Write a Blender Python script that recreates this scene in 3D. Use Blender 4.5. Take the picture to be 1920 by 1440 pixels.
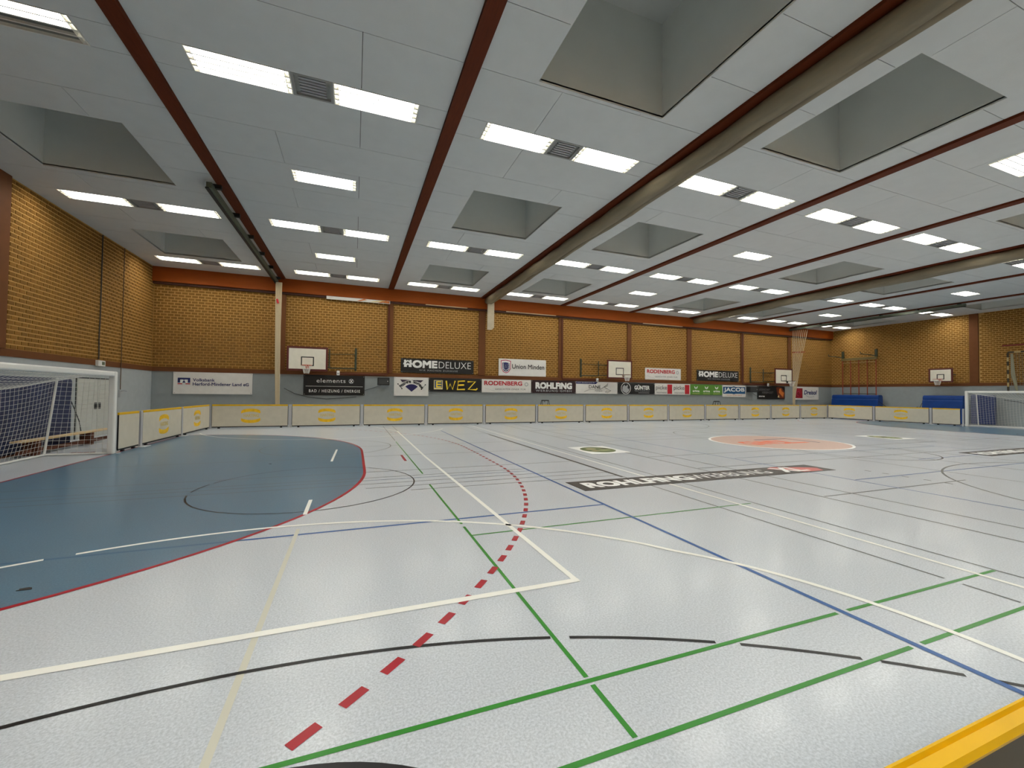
import bpy, bmesh, math, random
from mathutils import Vector, Matrix
random.seed(4)
PI = math.pi
S = bpy.context.scene
C = S.collection
for o in list(bpy.data.objects):
    bpy.data.objects.remove(o)

# ---------------------------------------------------------------- camera, world, exposure
CAM = Vector((8.2837, 0.0, 1.6317))
cd = bpy.data.cameras.new('camera'); cam = bpy.data.objects.new('camera', cd); C.objects.link(cam)
rr = Vector((0.93427824, -0.3563634, 0.01137102)); uu = Vector((-0.01853116, -0.01668457, 0.99968906)); ff = Vector((0.35606288, 0.93419845, 0.02219186))
M = Matrix.Identity(4)
for i in range(3):
    M[i][0] = rr[i]; M[i][1] = uu[i]; M[i][2] = -ff[i]; M[i][3] = CAM[i]
cam.matrix_world = M
cd.sensor_width = 36; cd.sensor_fit = 'HORIZONTAL'; cd.lens = 777.06 / 1920 * 36
cd.clip_start = 0.05; cd.clip_end = 200
S.camera = cam
w = bpy.data.worlds.new('night'); S.world = w; w.use_nodes = True
w.node_tree.nodes['Background'].inputs[0].default_value = (0.02, 0.025, 0.035, 1)
w.node_tree.nodes['Background'].inputs[1].default_value = 0.3
S.view_settings.view_transform = 'Standard'; S.view_settings.look = 'None'
S.view_settings.gamma = 1.0; S.view_settings.use_curve_mapping = False
S.view_settings.exposure = 0.0
LIGHT = 25.0           # emission of the fluorescent troffers

# ---------------------------------------------------------------- materials
def lin(c):
    return tuple((x / 255 / 12.92 if x / 255 <= 0.04045 else ((x / 255 + 0.055) / 1.055) ** 2.4) for x in c) + (1,)
MATS = {}
def mat(name, rgb, rough=0.6, metal=0.0, spec=0.5, noise=0.0, nscale=8.0, bump=0.0, bscale=40.0, emit=None, estr=0.0, coat=0.0, objrand=0.0, stretch=None):
    if name in MATS: return MATS[name]
    m = bpy.data.materials.new(name); m.use_nodes = True
    nt = m.node_tree; b = nt.nodes['Principled BSDF']
    col = lin(rgb)
    b.inputs['Base Color'].default_value = col
    b.inputs['Roughness'].default_value = rough; b.inputs['Metallic'].default_value = metal
    b.inputs['Specular IOR Level'].default_value = spec
    if coat: b.inputs['Coat Weight'].default_value = coat; b.inputs['Coat Roughness'].default_value = 0.12
    tc = nt.nodes.new('ShaderNodeNewGeometry')
    vec = tc.outputs['Position']
    if stretch:
        mp = nt.nodes.new('ShaderNodeMapping'); mp.inputs['Scale'].default_value = stretch
        nt.links.new(vec, mp.inputs[0]); vec = mp.outputs[0]
    src = None
    if noise or objrand:
        mix = nt.nodes.new('ShaderNodeMix'); mix.data_type = 'RGBA'
        mix.inputs['A'].default_value = tuple(c * (1 - noise - objrand) for c in col[:3]) + (1,)
        mix.inputs['B'].default_value = tuple(min(1, c * (1 + noise + objrand)) for c in col[:3]) + (1,)
        if noise:
            n = nt.nodes.new('ShaderNodeTexNoise'); n.inputs['Scale'].default_value = nscale; n.inputs['Detail'].default_value = 4
            nt.links.new(vec, n.inputs['Vector'])
            mr = nt.nodes.new('ShaderNodeMapRange'); mr.inputs[1].default_value = 0.3; mr.inputs[2].default_value = 0.7
            nt.links.new(n.outputs[0], mr.inputs[0]); src = mr.outputs[0]
        if objrand:
            oi = nt.nodes.new('ShaderNodeObjectInfo'); src = oi.outputs['Random']
        nt.links.new(src, mix.inputs['Factor']); nt.links.new(mix.outputs['Result'], b.inputs['Base Color'])
    if bump:
        n2 = nt.nodes.new('ShaderNodeTexNoise'); n2.inputs['Scale'].default_value = bscale; n2.inputs['Detail'].default_value = 3
        nt.links.new(vec, n2.inputs['Vector'])
        bp = nt.nodes.new('ShaderNodeBump'); bp.inputs['Strength'].default_value = bump; bp.inputs['Distance'].default_value = 0.01
        nt.links.new(n2.outputs[0], bp.inputs['Height']); nt.links.new(bp.outputs[0], b.inputs['Normal'])
    if emit:
        b.inputs['Emission Color'].default_value = lin(emit); b.inputs['Emission Strength'].default_value = estr
    MATS[name] = m
    return m

def floor_mat(name, a, bcol, rough=0.27, spec=0.5):
    m = bpy.data.materials.new(name); m.use_nodes = True; nt = m.node_tree; b = nt.nodes['Principled BSDF']
    g = nt.nodes.new('ShaderNodeNewGeometry')
    n = nt.nodes.new('ShaderNodeTexNoise'); n.inputs['Scale'].default_value = 75; n.inputs['Detail'].default_value = 2.5; n.inputs['Roughness'].default_value = 0.7
    n3 = nt.nodes.new('ShaderNodeTexNoise'); n3.inputs['Scale'].default_value = 0.7; n3.inputs['Detail'].default_value = 3
    for q in (n, n3): nt.links.new(g.outputs['Position'], q.inputs['Vector'])
    mr = nt.nodes.new('ShaderNodeMapRange'); mr.inputs[1].default_value = 0.36; mr.inputs[2].default_value = 0.64
    nt.links.new(n.outputs[0], mr.inputs[0])
    mix = nt.nodes.new('ShaderNodeMix'); mix.data_type = 'RGBA'; mix.inputs['A'].default_value = lin(a); mix.inputs['B'].default_value = lin(bcol)
    nt.links.new(mr.outputs[0], mix.inputs['Factor'])
    nt.links.new(mix.outputs['Result'], b.inputs['Base Color'])
    r2 = nt.nodes.new('ShaderNodeMapRange'); r2.inputs[3].default_value = rough; r2.inputs[4].default_value = rough + 0.02
    nt.links.new(n3.outputs[0], r2.inputs[0]); nt.links.new(r2.outputs[0], b.inputs['Roughness'])
    b.inputs['Specular IOR Level'].default_value = spec; b.inputs['Coat Weight'].default_value = 0.15; b.inputs['Coat Roughness'].default_value = 0.12
    MATS[name] = m
    return m

FL = floor_mat('floor_vinyl', (170, 177, 186), (200, 206, 214), 0.27, 0.5)
FB = floor_mat('floor_blue', (70, 103, 126), (88, 121, 144), 0.27, 0.5)
CEIL = mat('ceiling_board', (205, 208, 207), 0.9, spec=0.2, noise=0.02, nscale=3, bump=0.25, bscale=120)
CGAP = mat('ceiling_backing', (70, 70, 68), 0.95, spec=0.1)
SHAFT = mat('skylight_shaft', (214, 216, 210), 0.9, spec=0.2, noise=0.02, nscale=2)
DOME = mat('skylight_dome', (196, 198, 194), 0.5)
BEAM = mat('beam_wood', (92, 40, 17), 0.6, spec=0.15, noise=0.15, nscale=3, stretch=(12, 1, 12))
FASC = mat('fascia_wood', (146, 70, 20), 0.6, spec=0.15, noise=0.1, nscale=3, stretch=(0.6, 8, 8))
PILA = mat('pilaster_brown', (106, 65, 36), 0.7, spec=0.2, noise=0.05, nscale=5)
BRICK = mat('brick_clay', (130, 92, 38), 0.85, objrand=0.17, spec=0.2)
BRICKS = mat('brick_clay_field', (130, 92, 38), 0.85, noise=0.17, nscale=3.2, spec=0.2)
MORT = mat('mortar', (192, 152, 93), 0.95, spec=0.1, noise=0.06, nscale=6)
WALLP = mat('wall_paint_blue_grey', (140, 147, 149), 0.7, noise=0.04, nscale=4, bump=0.1, bscale=60)
WALLL = mat('wall_paint_left', (164, 170, 172), 0.7, noise=0.04, nscale=4, bump=0.1, bscale=60)
WHITE = mat('white_paint', (226, 226, 222), 0.45)
LMETAL = mat('louvre_white', (215, 213, 205), 0.4)
GREY = mat('grey_metal', (168, 170, 172), 0.45, metal=0.2)
DGREY = mat('dark_grey', (52, 54, 54), 0.6)
BLACK = mat('black', (14, 14, 15), 0.55)
DARKG = mat('dark_green_steel', (52, 60, 44), 0.5)
RAILG = mat('rail_green', (84, 92, 76), 0.5)
YEL = mat('yellow_rail', (222, 174, 0), 0.45, spec=0.25, noise=0.06, nscale=6, coat=0.08)
PANEL = mat('barrier_board', (200, 194, 178), 0.5, noise=0.04, nscale=5)
PANELB = mat('barrier_back_shaded', (66, 54, 14), 0.5, noise=0.08, nscale=4)  # shadow on the board's camera side is put into this dark colour
LOGO = mat('logo_yellow', (238, 190, 22), 0.5, noise=0.12, nscale=9)
LOGOT = mat('logo_text', (205, 185, 120), 0.5)
CURT = mat('curtain_fabric', (124, 113, 90), 0.6, noise=0.14, nscale=2.5, stretch=(3, 0.5, 3), bump=0.5, bscale=9)
CURT2 = mat('curtain_strap', (176, 164, 142), 0.7, noise=0.08, nscale=5)
MATB = mat('mat_blue', (8, 56, 126), 0.4, spec=0.3, noise=0.08, nscale=2, bump=0.3, bscale=6)
MATN = mat('mat_navy', (34, 44, 78), 0.5, noise=0.12, nscale=3)
WOOD = mat('bench_wood', (206, 178, 132), 0.5, noise=0.1, nscale=3, stretch=(10, 1, 10))
BROWN = mat('bench_brown', (92, 48, 26), 0.6)
REDW = mat('climbing_red', (140, 52, 26), 0.5)
MAROON = mat('maroon_pipe', (86, 26, 22), 0.5)
BOARD = mat('backboard_white', (226, 222, 208), 0.5, noise=0.04, nscale=5)
RIM = mat('rim_orange', (196, 92, 66), 0.5)
NET = mat('net_white', (216, 216, 210), 0.8)
ROPE = mat('rope_hemp', (196, 180, 150), 0.85)
BW = mat('banner_white', (222, 220, 216), 0.5, noise=0.04, nscale=4, bump=0.5, bscale=5)
BK = mat('banner_black', (12, 12, 14), 0.45, bump=0.3, bscale=5)
BG = mat('banner_green', (84, 136, 42), 0.5)
P = lambda n, c: mat(n, c, 0.5)
TW = P('print_white', (236, 236, 234)); TB = P('print_black', (24, 24, 28)); TG = P('print_grey', (170, 172, 176)); TGD = P('print_dark_grey', (98, 98, 100))
TR = P('print_red', (186, 24, 40)); TN = P('print_navy', (28, 34, 96)); TY = P('print_yellow', (244, 214, 56)); TP = P('print_pink', (210, 60, 110))
TO = P('print_orange', (200, 110, 40)); TBL = P('print_blue', (20, 78, 124)); TGN = P('print_olive', (92, 104, 56)); TC = P('print_cream', (226, 206, 150))
L_W = mat('line_white', (236, 236, 230), 0.3, spec=0.25); L_G = mat('line_green', (46, 128, 38), 0.3, spec=0.25); L_R = mat('line_red', (158, 22, 38), 0.3, spec=0.25)
L_B = mat('line_blue', (42, 88, 150), 0.3, spec=0.25); L_K = mat('line_black', (20, 18, 20), 0.3, spec=0.25); L_D = mat('line_thin_grey', (92, 96, 96), 0.3, spec=0.25); L_T = mat('line_old_tape', (194, 193, 180), 0.4)
L_DB = mat('line_faded_blue', (62, 98, 130), 0.3, spec=0.25)

# ---------------------------------------------------------------- mesh helpers
class MB:
    def __init__(s): s.v = []; s.f = []
    def box(s, x0, x1, y0, y1, z0, z1):
        n = len(s.v)
        s.v += [(x0, y0, z0), (x1, y0, z0), (x1, y1, z0), (x0, y1, z0), (x0, y0, z1), (x1, y0, z1), (x1, y1, z1), (x0, y1, z1)]
        s.f += [tuple(n + i for i in q) for q in ((0, 3, 2, 1), (4, 5, 6, 7), (0, 1, 5, 4), (1, 2, 6, 5), (2, 3, 7, 6), (3, 0, 4, 7))]
        return s
    def poly(s, pts):
        n = len(s.v); s.v += [tuple(p) for p in pts]; s.f.append(tuple(range(n, n + len(pts)))); return s
    def prism(s, pts, z0, z1):      # polygon in xy, extruded in z
        n = len(s.v); k = len(pts)
        s.v += [(x, y, z0) for x, y in pts] + [(x, y, z1) for x, y in pts]
        s.f.append(tuple(n + i for i in reversed(range(k)))); s.f.append(tuple(n + k + i for i in range(k)))
        for i in range(k):
            j = (i + 1) % k; s.f.append((n + i, n + j, n + k + j, n + k + i))
        return s
    def xprism(s, pts, y0, y1):     # polygon in xz, extruded in y
        n = len(s.v); k = len(pts)
        s.v += [(x, y0, z) for x, z in pts] + [(x, y1, z) for x, z in pts]
        s.f.append(tuple(n + i for i in range(k))); s.f.append(tuple(n + k + i for i in reversed(range(k))))
        for i in range(k):
            j = (i + 1) % k; s.f.append((n + j, n + i, n + k + i, n + k + j))
        return s
    def tube(s, pts, r, k=6, close=False):
        pts = [Vector(p) for p in pts]; n = len(s.v); m = len(pts)
        for i, p in enumerate(pts):
            a = pts[(i - 1) % m] if (i or close) else p; b = pts[(i + 1) % m] if (i < m - 1 or close) else p
            d = (b - a).normalized(); up = Vector((0, 0, 1)) if abs(d.z) < 0.95 else Vector((1, 0, 0))
            e = d.cross(up).normalized(); g = e.cross(d).normalized()
            ri = r[i] if isinstance(r, (list, tuple)) else r
            for j in range(k):
                t = 2 * PI * (j + 0.5) / k; q = p + e * math.cos(t) * ri + g * math.sin(t) * ri; s.v.append(tuple(q))
        for i in range(m if close else m - 1):
            i2 = (i + 1) % m
            for j in range(k):
                j2 = (j + 1) % k; s.f.append((n + i * k + j, n + i * k + j2, n + i2 * k + j2, n + i2 * k + j))
        if not close:
            s.f.append(tuple(n + j for j in reversed(range(k)))); s.f.append(tuple(n + (m - 1) * k + j for j in range(k)))
        return s
    def mesh(s, name, m, smooth=False):
        me = bpy.data.meshes.new(name); me.from_pydata(s.v, [], s.f); me.update()
        if m: me.materials.append(m)
        if smooth:
            for p in me.polygons: p.use_smooth = True
        return me
    def obj(s, name, m, parent=None, loc=(0, 0, 0), smooth=False, bevel=0):
        o = bpy.data.objects.new(name, s.mesh(name, m, smooth)); C.objects.link(o); o.location = loc
        if parent: o.parent = parent
        if bevel:
            b = o.modifiers.new('bevel', 'BEVEL'); b.width = bevel; b.segments = 2; b.limit_method = 'ANGLE'
        return o
def box(name, m, x0, x1, y0, y1, z0, z1, parent=None, bevel=0, loc=(0, 0, 0)):
    return MB().box(x0, x1, y0, y1, z0, z1).obj(name, m, parent, loc, bevel=bevel)
def tag(o, label=None, cat=None, group=None, kind=None):
    if label: o['label'] = label
    if cat: o['category'] = cat
    if group: o['group'] = group
    if kind: o['kind'] = kind
    return o
def thing(name, label, cat, loc=(0, 0, 0), rz=0, group=None):
    o = bpy.data.objects.new(name, None); C.objects.link(o); o.location = loc; o.rotation_euler = (0, 0, rz)
    o.empty_display_size = 0.2
    return tag(o, label, cat, group)
def struct(o): o['kind'] = 'structure'; return o
def dup(root, loc, label=None, group=None, rz=None):
    r = root.copy(); C.objects.link(r); r.location = loc
    if rz is not None: r.rotation_euler = (0, 0, rz)
    if label: r['label'] = label
    if group: r['group'] = group
    for ch in list(root.children):
        c = ch.copy(); C.objects.link(c); c.parent = r
        for g in list(ch.children):
            d = g.copy(); C.objects.link(d); d.parent = c
    return r
def text_mesh(txt, m, width=None, height=0.3, bold=0.0, spacing=1.0, shear=0.0):
    """letters as a flat mesh in the xy plane, lower left corner at the origin"""
    cu = bpy.data.curves.new('lettering', 'FONT'); cu.body = txt; cu.size = 1; cu.offset = min(bold, 0.0); cu.space_character = spacing; cu.shear = shear
    cu.resolution_u = 3; cu.fill_mode = 'FRONT'
    t = bpy.data.objects.new('lettering', cu); C.objects.link(t)
    dg = bpy.context.evaluated_depsgraph_get(); dg.update()
    me = bpy.data.meshes.new_from_object(t.evaluated_get(dg))
    bpy.data.objects.remove(t); bpy.data.curves.remove(cu)
    xs = [v.co.x for v in me.vertices]; ys = [v.co.y for v in me.vertices]
    x0, x1, y0, y1 = min(xs), max(xs), min(ys), max(ys)
    sy = height / (y1 - y0); sx = (width / (x1 - x0)) if width else sy
    for v in me.vertices: v.co = ((v.co.x - x0) * sx, (v.co.y - y0) * sy, 0)
    if bold > 0.004:        # heavier strokes: the outline laid over itself with small shifts
        d = bold * sy; V = [tuple(v.co) for v in me.vertices]; F = [tuple(p.vertices) for p in me.polygons]; n_ = len(V)
        sh = [(0, 0), (d, 0), (-d, 0), (0, d), (0, -d), (d, d), (-d, d), (d, -d), (-d, -d)]
        me2 = bpy.data.meshes.new('lettering')
        me2.from_pydata([(x + a, y + b, 0.0003 * q) for q, (a, b) in enumerate(sh) for x, y, z in V], [], [tuple(i + k * n_ for i in f) for k in range(len(sh)) for f in F])
        me2.update(); me = me2
    me.materials.clear(); me.materials.append(m)
    return me

# ---------------------------------------------------------------- room measures
YB = 22.52; YF = -4.5; XR = 45.0; ZC = 7.0; ZB = 2.425; ZBT = 2.62
YN, YFAR = 0.43, 20.75; XG0, XG1 = 2.65, 41.70; YM = 10.59
floor = struct(box('floor', FL, 0, XR, YF, YB, -0.12, 0))
# ceiling layout
bays = [(0.66, 2.83, 1.17), (5.67, 7.84, None), (10.66, 12.84, 11.16), (15.88, 18.05, 16.45), (20.68, 22.86, None), (25.5, 27.68, 26.3), (30.68, 32.86, 31.55), (35.7, 37.85, None), (40.7, 42.87, 41.2)]
ROWS = [(-4.0, 'behind'), (1.2, 'near'), (8.05, 'second'), (15.02, 'third'), (20.87, 'back')]
MIDS = [-2.25, 4.63, 11.5, 18.0]
SKY = [-1.83, 5.04, 11.92, 18.80]
row_edges = [YF, -4.29, -3.71, -2.5, -1.25, 0.0, 0.91, 1.49, 2.74, 3.99, 5.24, 6.49, 7.76, 8.34, 9.66, 10.96, 12.24, 13.5, 14.73, 15.31, 16.6, 17.9, 19.2, 20.58, 21.16, YB]
LW = 1.5; LH = 0.58
openings = []   # x0,x1,y0,y1
for bi, (a, b, sk) in enumerate(bays):
    for y, _ in ROWS:
        openings.append((a, b + LW, y - LH / 2, y + LH / 2))
    if sk is None:
        for y in MIDS: openings.append((a + 1.08, a + 1.08 + LW, y - LH / 2, y + LH / 2))
    else:
        for y in SKY: openings.append((sk, sk + 2.63, y - 1.37, y + 1.37))
def cut(rect, holes):
    rs = [rect]
    for h in holes:
        out = []
        for (x0, x1, y0, y1) in rs:
            if h[0] >= x1 - 1e-4 or h[1] <= x0 + 1e-4 or h[2] >= y1 - 1e-4 or h[3] <= y0 + 1e-4: out.append((x0, x1, y0, y1)); continue
            hx0, hx1 = max(h[0], x0), min(h[1], x1); hy0, hy1 = max(h[2], y0), min(h[3], y1)
            if hx0 > x0 + 0.012: out.append((x0, hx0, y0, y1))
            if hx1 < x1 - 0.012: out.append((hx1, x1, y0, y1))
            if hy0 > y0 + 0.012: out.append((hx0, hx1, y0, hy0))
            if hy1 < y1 - 0.012: out.append((hx0, hx1, hy1, y1))
        rs = out
    return rs
base = MB(); panels = []
for k in range(9):
    X0, X1 = 5 * k + (0.135 if k else 0), 5 * k + 5 - (0.135 if k < 8 else 0)
    hs = [h for h in openings if h[1] > X0 and h[0] < X1]
    for (x0, x1, y0, y1) in cut((5 * k, 5 * k + 5, YF, YB), hs): base.box(x0, x1, y0, y1, ZC + 0.032, ZC + 0.06)
    for ri in range(len(row_edges) - 1):
        y0, y1 = row_edges[ri], row_edges[ri + 1]
        js = [X0] + ([5 * k + 1.66] if (ri + k) % 2 else [5 * k + 3.31]) + [X1]
        for x0, x1 in zip(js[:-1], js[1:]):
            g = 0.005
            rs = cut((x0 + g, x1 - g, y0 + g, y1 - g), [(h[0] - .003, h[1] + .003, h[2] - .003, h[3] + .003) for h in hs])
            if rs: panels.append((rs, (x0 + x1) / 2, (y0 + y1) / 2))
ceiling = struct(base.obj('ceiling', CGAP))
def seen(p):
    d = Vector(p) - CAM; z = d.dot(ff)
    if z < 0.3: return 0
    u = 960 + 777 * d.dot(rr) / z; v = 720 - 777 * d.dot(uu) / z
    return 1 if (-150 < u < 2070 and -150 < v < 1590) else 0
panels.sort(key=lambda q: (-seen((q[1], q[2], ZC)), (q[1] - CAM.x) ** 2 + (q[2]) ** 2))
rest = MB()
for i, (rs, cx, cy) in enumerate(panels):
    m = MB() if i < 300 else rest
    for (x0, x1, y0, y1) in rs: m.box(x0, x1, y0, y1, ZC, ZC + 0.03)
    if i < 300: m.obj('ceiling_panel', CEIL, ceiling)
tag(rest.obj('ceiling_panel', CEIL, ceiling), kind='stuff')
struct(box('trim_1', mat('roof_deck', (60, 60, 60), 0.9), -0.3, XR + 0.3, YF - 0.3, YB + 0.3, 9.25, 9.4))
# beams flush between the ceiling fields
for k in range(1, 9):
    b = MB().box(5 * k - 0.13, 5 * k + 0.13, YF + 0.02, YB - 0.2, ZC - 0.055, ZC + 0.03)
    struct(b.obj('trim_%d' % (k + 1), BEAM))
# skylights
n = 0
for (a, b, sk) in bays:
    if sk is None: continue
    for y in SKY:
        n += 1
        x0, x1, y0, y1 = sk, sk + 2.63, y - 1.37, y + 1.37
        m = MB(); t = 0.03; z0, z1 = ZC + 0.002, 9.1
        m.box(x0 - t, x0, y0 - t, y1 + t, z0, z1); m.box(x1, x1 + t, y0 - t, y1 + t, z0, z1)
        m.box(x0, x1, y0 - t, y0, z0, z1); m.box(x0, x1, y1, y1 + t, z0, z1)
        wdw = struct(m.obj('window_%d' % n, SHAFT))
        d = MB(); N = 6
        for i in range(N):      # shallow domed pane
            for j in range(N):
                q = []
                for (ii, jj) in ((i, j), (i + 1, j), (i + 1, j + 1), (i, j + 1)):
                    u, v = ii / N, jj / N
                    q.append((x0 + u * (x1 - x0), y0 + v * (y1 - y0), z1 - 0.22 + 0.2 * math.sin(u * PI) * math.sin(v * PI)))
                d.poly(q)
        d.obj('dome_pane', DOME, wdw, smooth=True)

# ---------------------------------------------------------------- walls
def wall(name, verts_box, low_box, lowmat, parent=None):
    wl = struct(box(name, MORT, *verts_box))
    box('wall_panel', lowmat, *low_box, parent=wl)
    return wl
wb = wall('wall_back', (-0.3, XR + 0.3, YB + 0.012, YB + 0.3, 0, ZC + 0.3), (0, XR, YB - 0.01, YB + 0.012, 0, ZB), WALLP)
wl = wall('wall_left', (-0.3, -0.012, YF - 0.3, YB + 0.012, 0, ZC + 0.3), (-0.012, 0.01, YF, YB - 0.01, 0, ZB), WALLL)
wr = wall('wall_right', (XR + 0.012, XR + 0.3, YF - 0.3, YB + 0.012, 0, ZC + 0.3), (XR - 0.01, XR + 0.012, YF, YB - 0.01, 0, ZB), WALLP)
wf = wall('wall_front', (-0.012, XR + 0.012, YF - 0.3, YF - 0.012, 0, ZC + 0.3), (0, XR, YF - 0.012, YF + 0.01, 0, ZB), WALLP)
BWD, BHT = 0.213, 0.088
def bricks(parent, axis, at, lo, hi, ztop, gaps, nindiv=300):
    """axis 'x': wall facing -y at y=at; 'y+': facing +x at x=at; 'y-': facing -x"""
    D = 0.012
    cells = []; halves = []; caps = []; spans = []; e0 = lo
    for g0, g1 in sorted(gaps): spans.append((e0, g0)); e0 = g1
    spans.append((e0, hi))
    z = ZBT + 0.02; r = 0
    while z + BHT < ztop:
        for a_, b_ in spans:
            c = a_ + (0.125 if r % 2 else 0.0)
            if r % 2: halves.append((a_, a_ + 0.088, z))
            while c + BWD < b_ + 0.004:
                cells.append((c, z)); c += 0.25
            if b_ - c > 0.05: halves.append((c, b_, z))
        z += 0.125; r += 1
    top = ztop - z - 0.004
    if top > 0.02:
        for a_, b_ in spans:
            c = a_ + (0.125 if r % 2 else 0.0)
            while c + BWD < b_: caps.append((c, z, top)); c += 0.25
    def pos(c, z):
        return (c + BWD / 2, at, z) if axis == 'x' else (at, c + BWD / 2, z)
    def key(q):
        p = pos(*q); return (-seen(p), (Vector(p) - CAM).length)
    cells.sort(key=key)
    def put(m, c, z, o=0, BWD=BWD, BHT=BHT):
        if axis == 'x': m.box(c, c + BWD, at - o, at + D, z, z + BHT)
        elif axis == 'y+': m.box(at - D, at + o, c, c + BWD, z, z + BHT)
        else: m.box(at - o, at + D, c, c + BWD, z, z + BHT)
    shared = []
    for q in range(4):
        m = MB(); put(m, 0, 0, 0.001 * q); shared.append(m.mesh('brick', BRICK))
    for c, z in cells[:nindiv]:
        o = bpy.data.objects.new('brick', random.choice(shared)); C.objects.link(o); o.parent = parent
        o.location = (c, 0, z) if axis == 'x' else (0, c, z)
    m = MB()
    for c, z in cells[nindiv:]: put(m, c, z, random.random() * 0.003)
    for a_, b_, z in halves: put(m, a_, z, random.random() * 0.003, b_ - a_)
    for c, z, tp in caps: put(m, c, z, random.random() * 0.003, BWD, tp)
    if m.v: tag(m.obj('brick', BRICKS, parent), kind='stuff')
cols = [(5 * k, 0.19 if k in (3, 6) else 0.15) for k in range(1, 9)]
bricks(wb, 'x', YB, 0.02, XR, 6.50, [(x - w_ - 0.01, x + w_ + 0.01) for x, w_ in cols])
bricks(wl, 'y+', 0.0, YF + 0.02, YB, 6.97, [(13.85, 14.3), (5.0, 5.4)])
bricks(wr, 'y-', XR, YF + 0.02, YB, 6.97, [(13.82, 14.32), (5.0, 5.4)])
bricks(wf, 'x', YF - 0.0, 0.02, XR, 6.97, [], nindiv=0) if False else None
tn = 10
for x, w_ in cols:      # brick-wall pilasters
    struct(box('trim_%d' % tn, PILA, x - w_, x + w_, YB - 0.07, YB + 0.012, ZBT, 6.55)); tn += 1
for xx in (0, 1):
    for (a, b) in ((13.87, 14.28), (5.0, 5.4)):
        struct(box('trim_%d' % tn, PILA, *((-0.012, 0.07) if xx == 0 else (XR - 0.07, XR + 0.012)), a, b, ZBT, ZC)); tn += 1
struct(box('trim_%d' % tn, PILA, 0.0, XR, YB - 0.04, YB + 0.012, ZB, ZBT)); tn += 1
struct(box('trim_%d' % tn, PILA, -0.012, 0.035, YF, YB - 0.04, ZB, ZBT)); tn += 1
struct(box('trim_%d' % tn, PILA, XR - 0.035, XR + 0.012, YF, YB - 0.04, ZB, ZBT)); tn += 1
struct(box('trim_%d' % tn, FASC, 0.0, XR, YB - 0.19, YB + 0.012, 6.36, ZC)); tn += 1
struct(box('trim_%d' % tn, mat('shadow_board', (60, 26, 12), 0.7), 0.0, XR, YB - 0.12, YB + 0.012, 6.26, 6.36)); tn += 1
# door in the left wall
dr = struct(MB().box(0.008, 0.03, 17.255, 17.28, 0, 1.99).box(0.008, 0.03, 19.42, 19.445, 0, 1.99).box(0.008, 0.03, 17.28, 19.42, 1.96, 1.99).obj('door_1', DGREY))
DOORM = mat('door_grey', (186, 188, 182), 0.55, noise=0.03, nscale=3)
for a, b, hy in ((17.29, 18.40, 18.30), (18.42, 19.41, 18.52)):
    lf = box('door_leaf', DOORM, 0.008, 0.045, a, b, 0.01, 1.95, dr)
    hd = box('handle_plate', BLACK, 0.045, 0.062, hy - 0.07, hy + 0.07, 0.93, 1.15, lf, bevel=0.01)

# ---------------------------------------------------------------- floor markings
ZL = [0.0012]
def fline(pts, wd, m, name='floor_line', label=None, z=None):
    """ribbon through pts (xy), constant width"""
    mb = MB(); L = []
    n_ = len(pts)
    for i, p in enumerate(pts):
        a = Vector(pts[max(i - 1, 0)]); b = Vector(pts[min(i + 1, n_ - 1)]); d = (b - a).normalized(); nn = Vector((-d.y, d.x)) * wd / 2
        L.append((Vector(p) + nn, Vector(p) - nn))
    zz = z if z else ZL[0]
    for (a, b), (c, d) in zip(L[:-1], L[1:]):
        mb.poly([(b.x, b.y, zz), (d.x, d.y, zz), (c.x, c.y, zz), (a.x, a.y, zz)])
    o = mb.obj(name, m, floor)
    if label: o['label'] = label
    return o
def arc(cx, cy, r, a0, a1, k=40):
    return [(cx + r * math.cos(math.radians(a0 + (a1 - a0) * i / k)), cy + r * math.sin(math.radians(a0 + (a1 - a0) * i / k))) for i in range(k + 1)]
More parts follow.
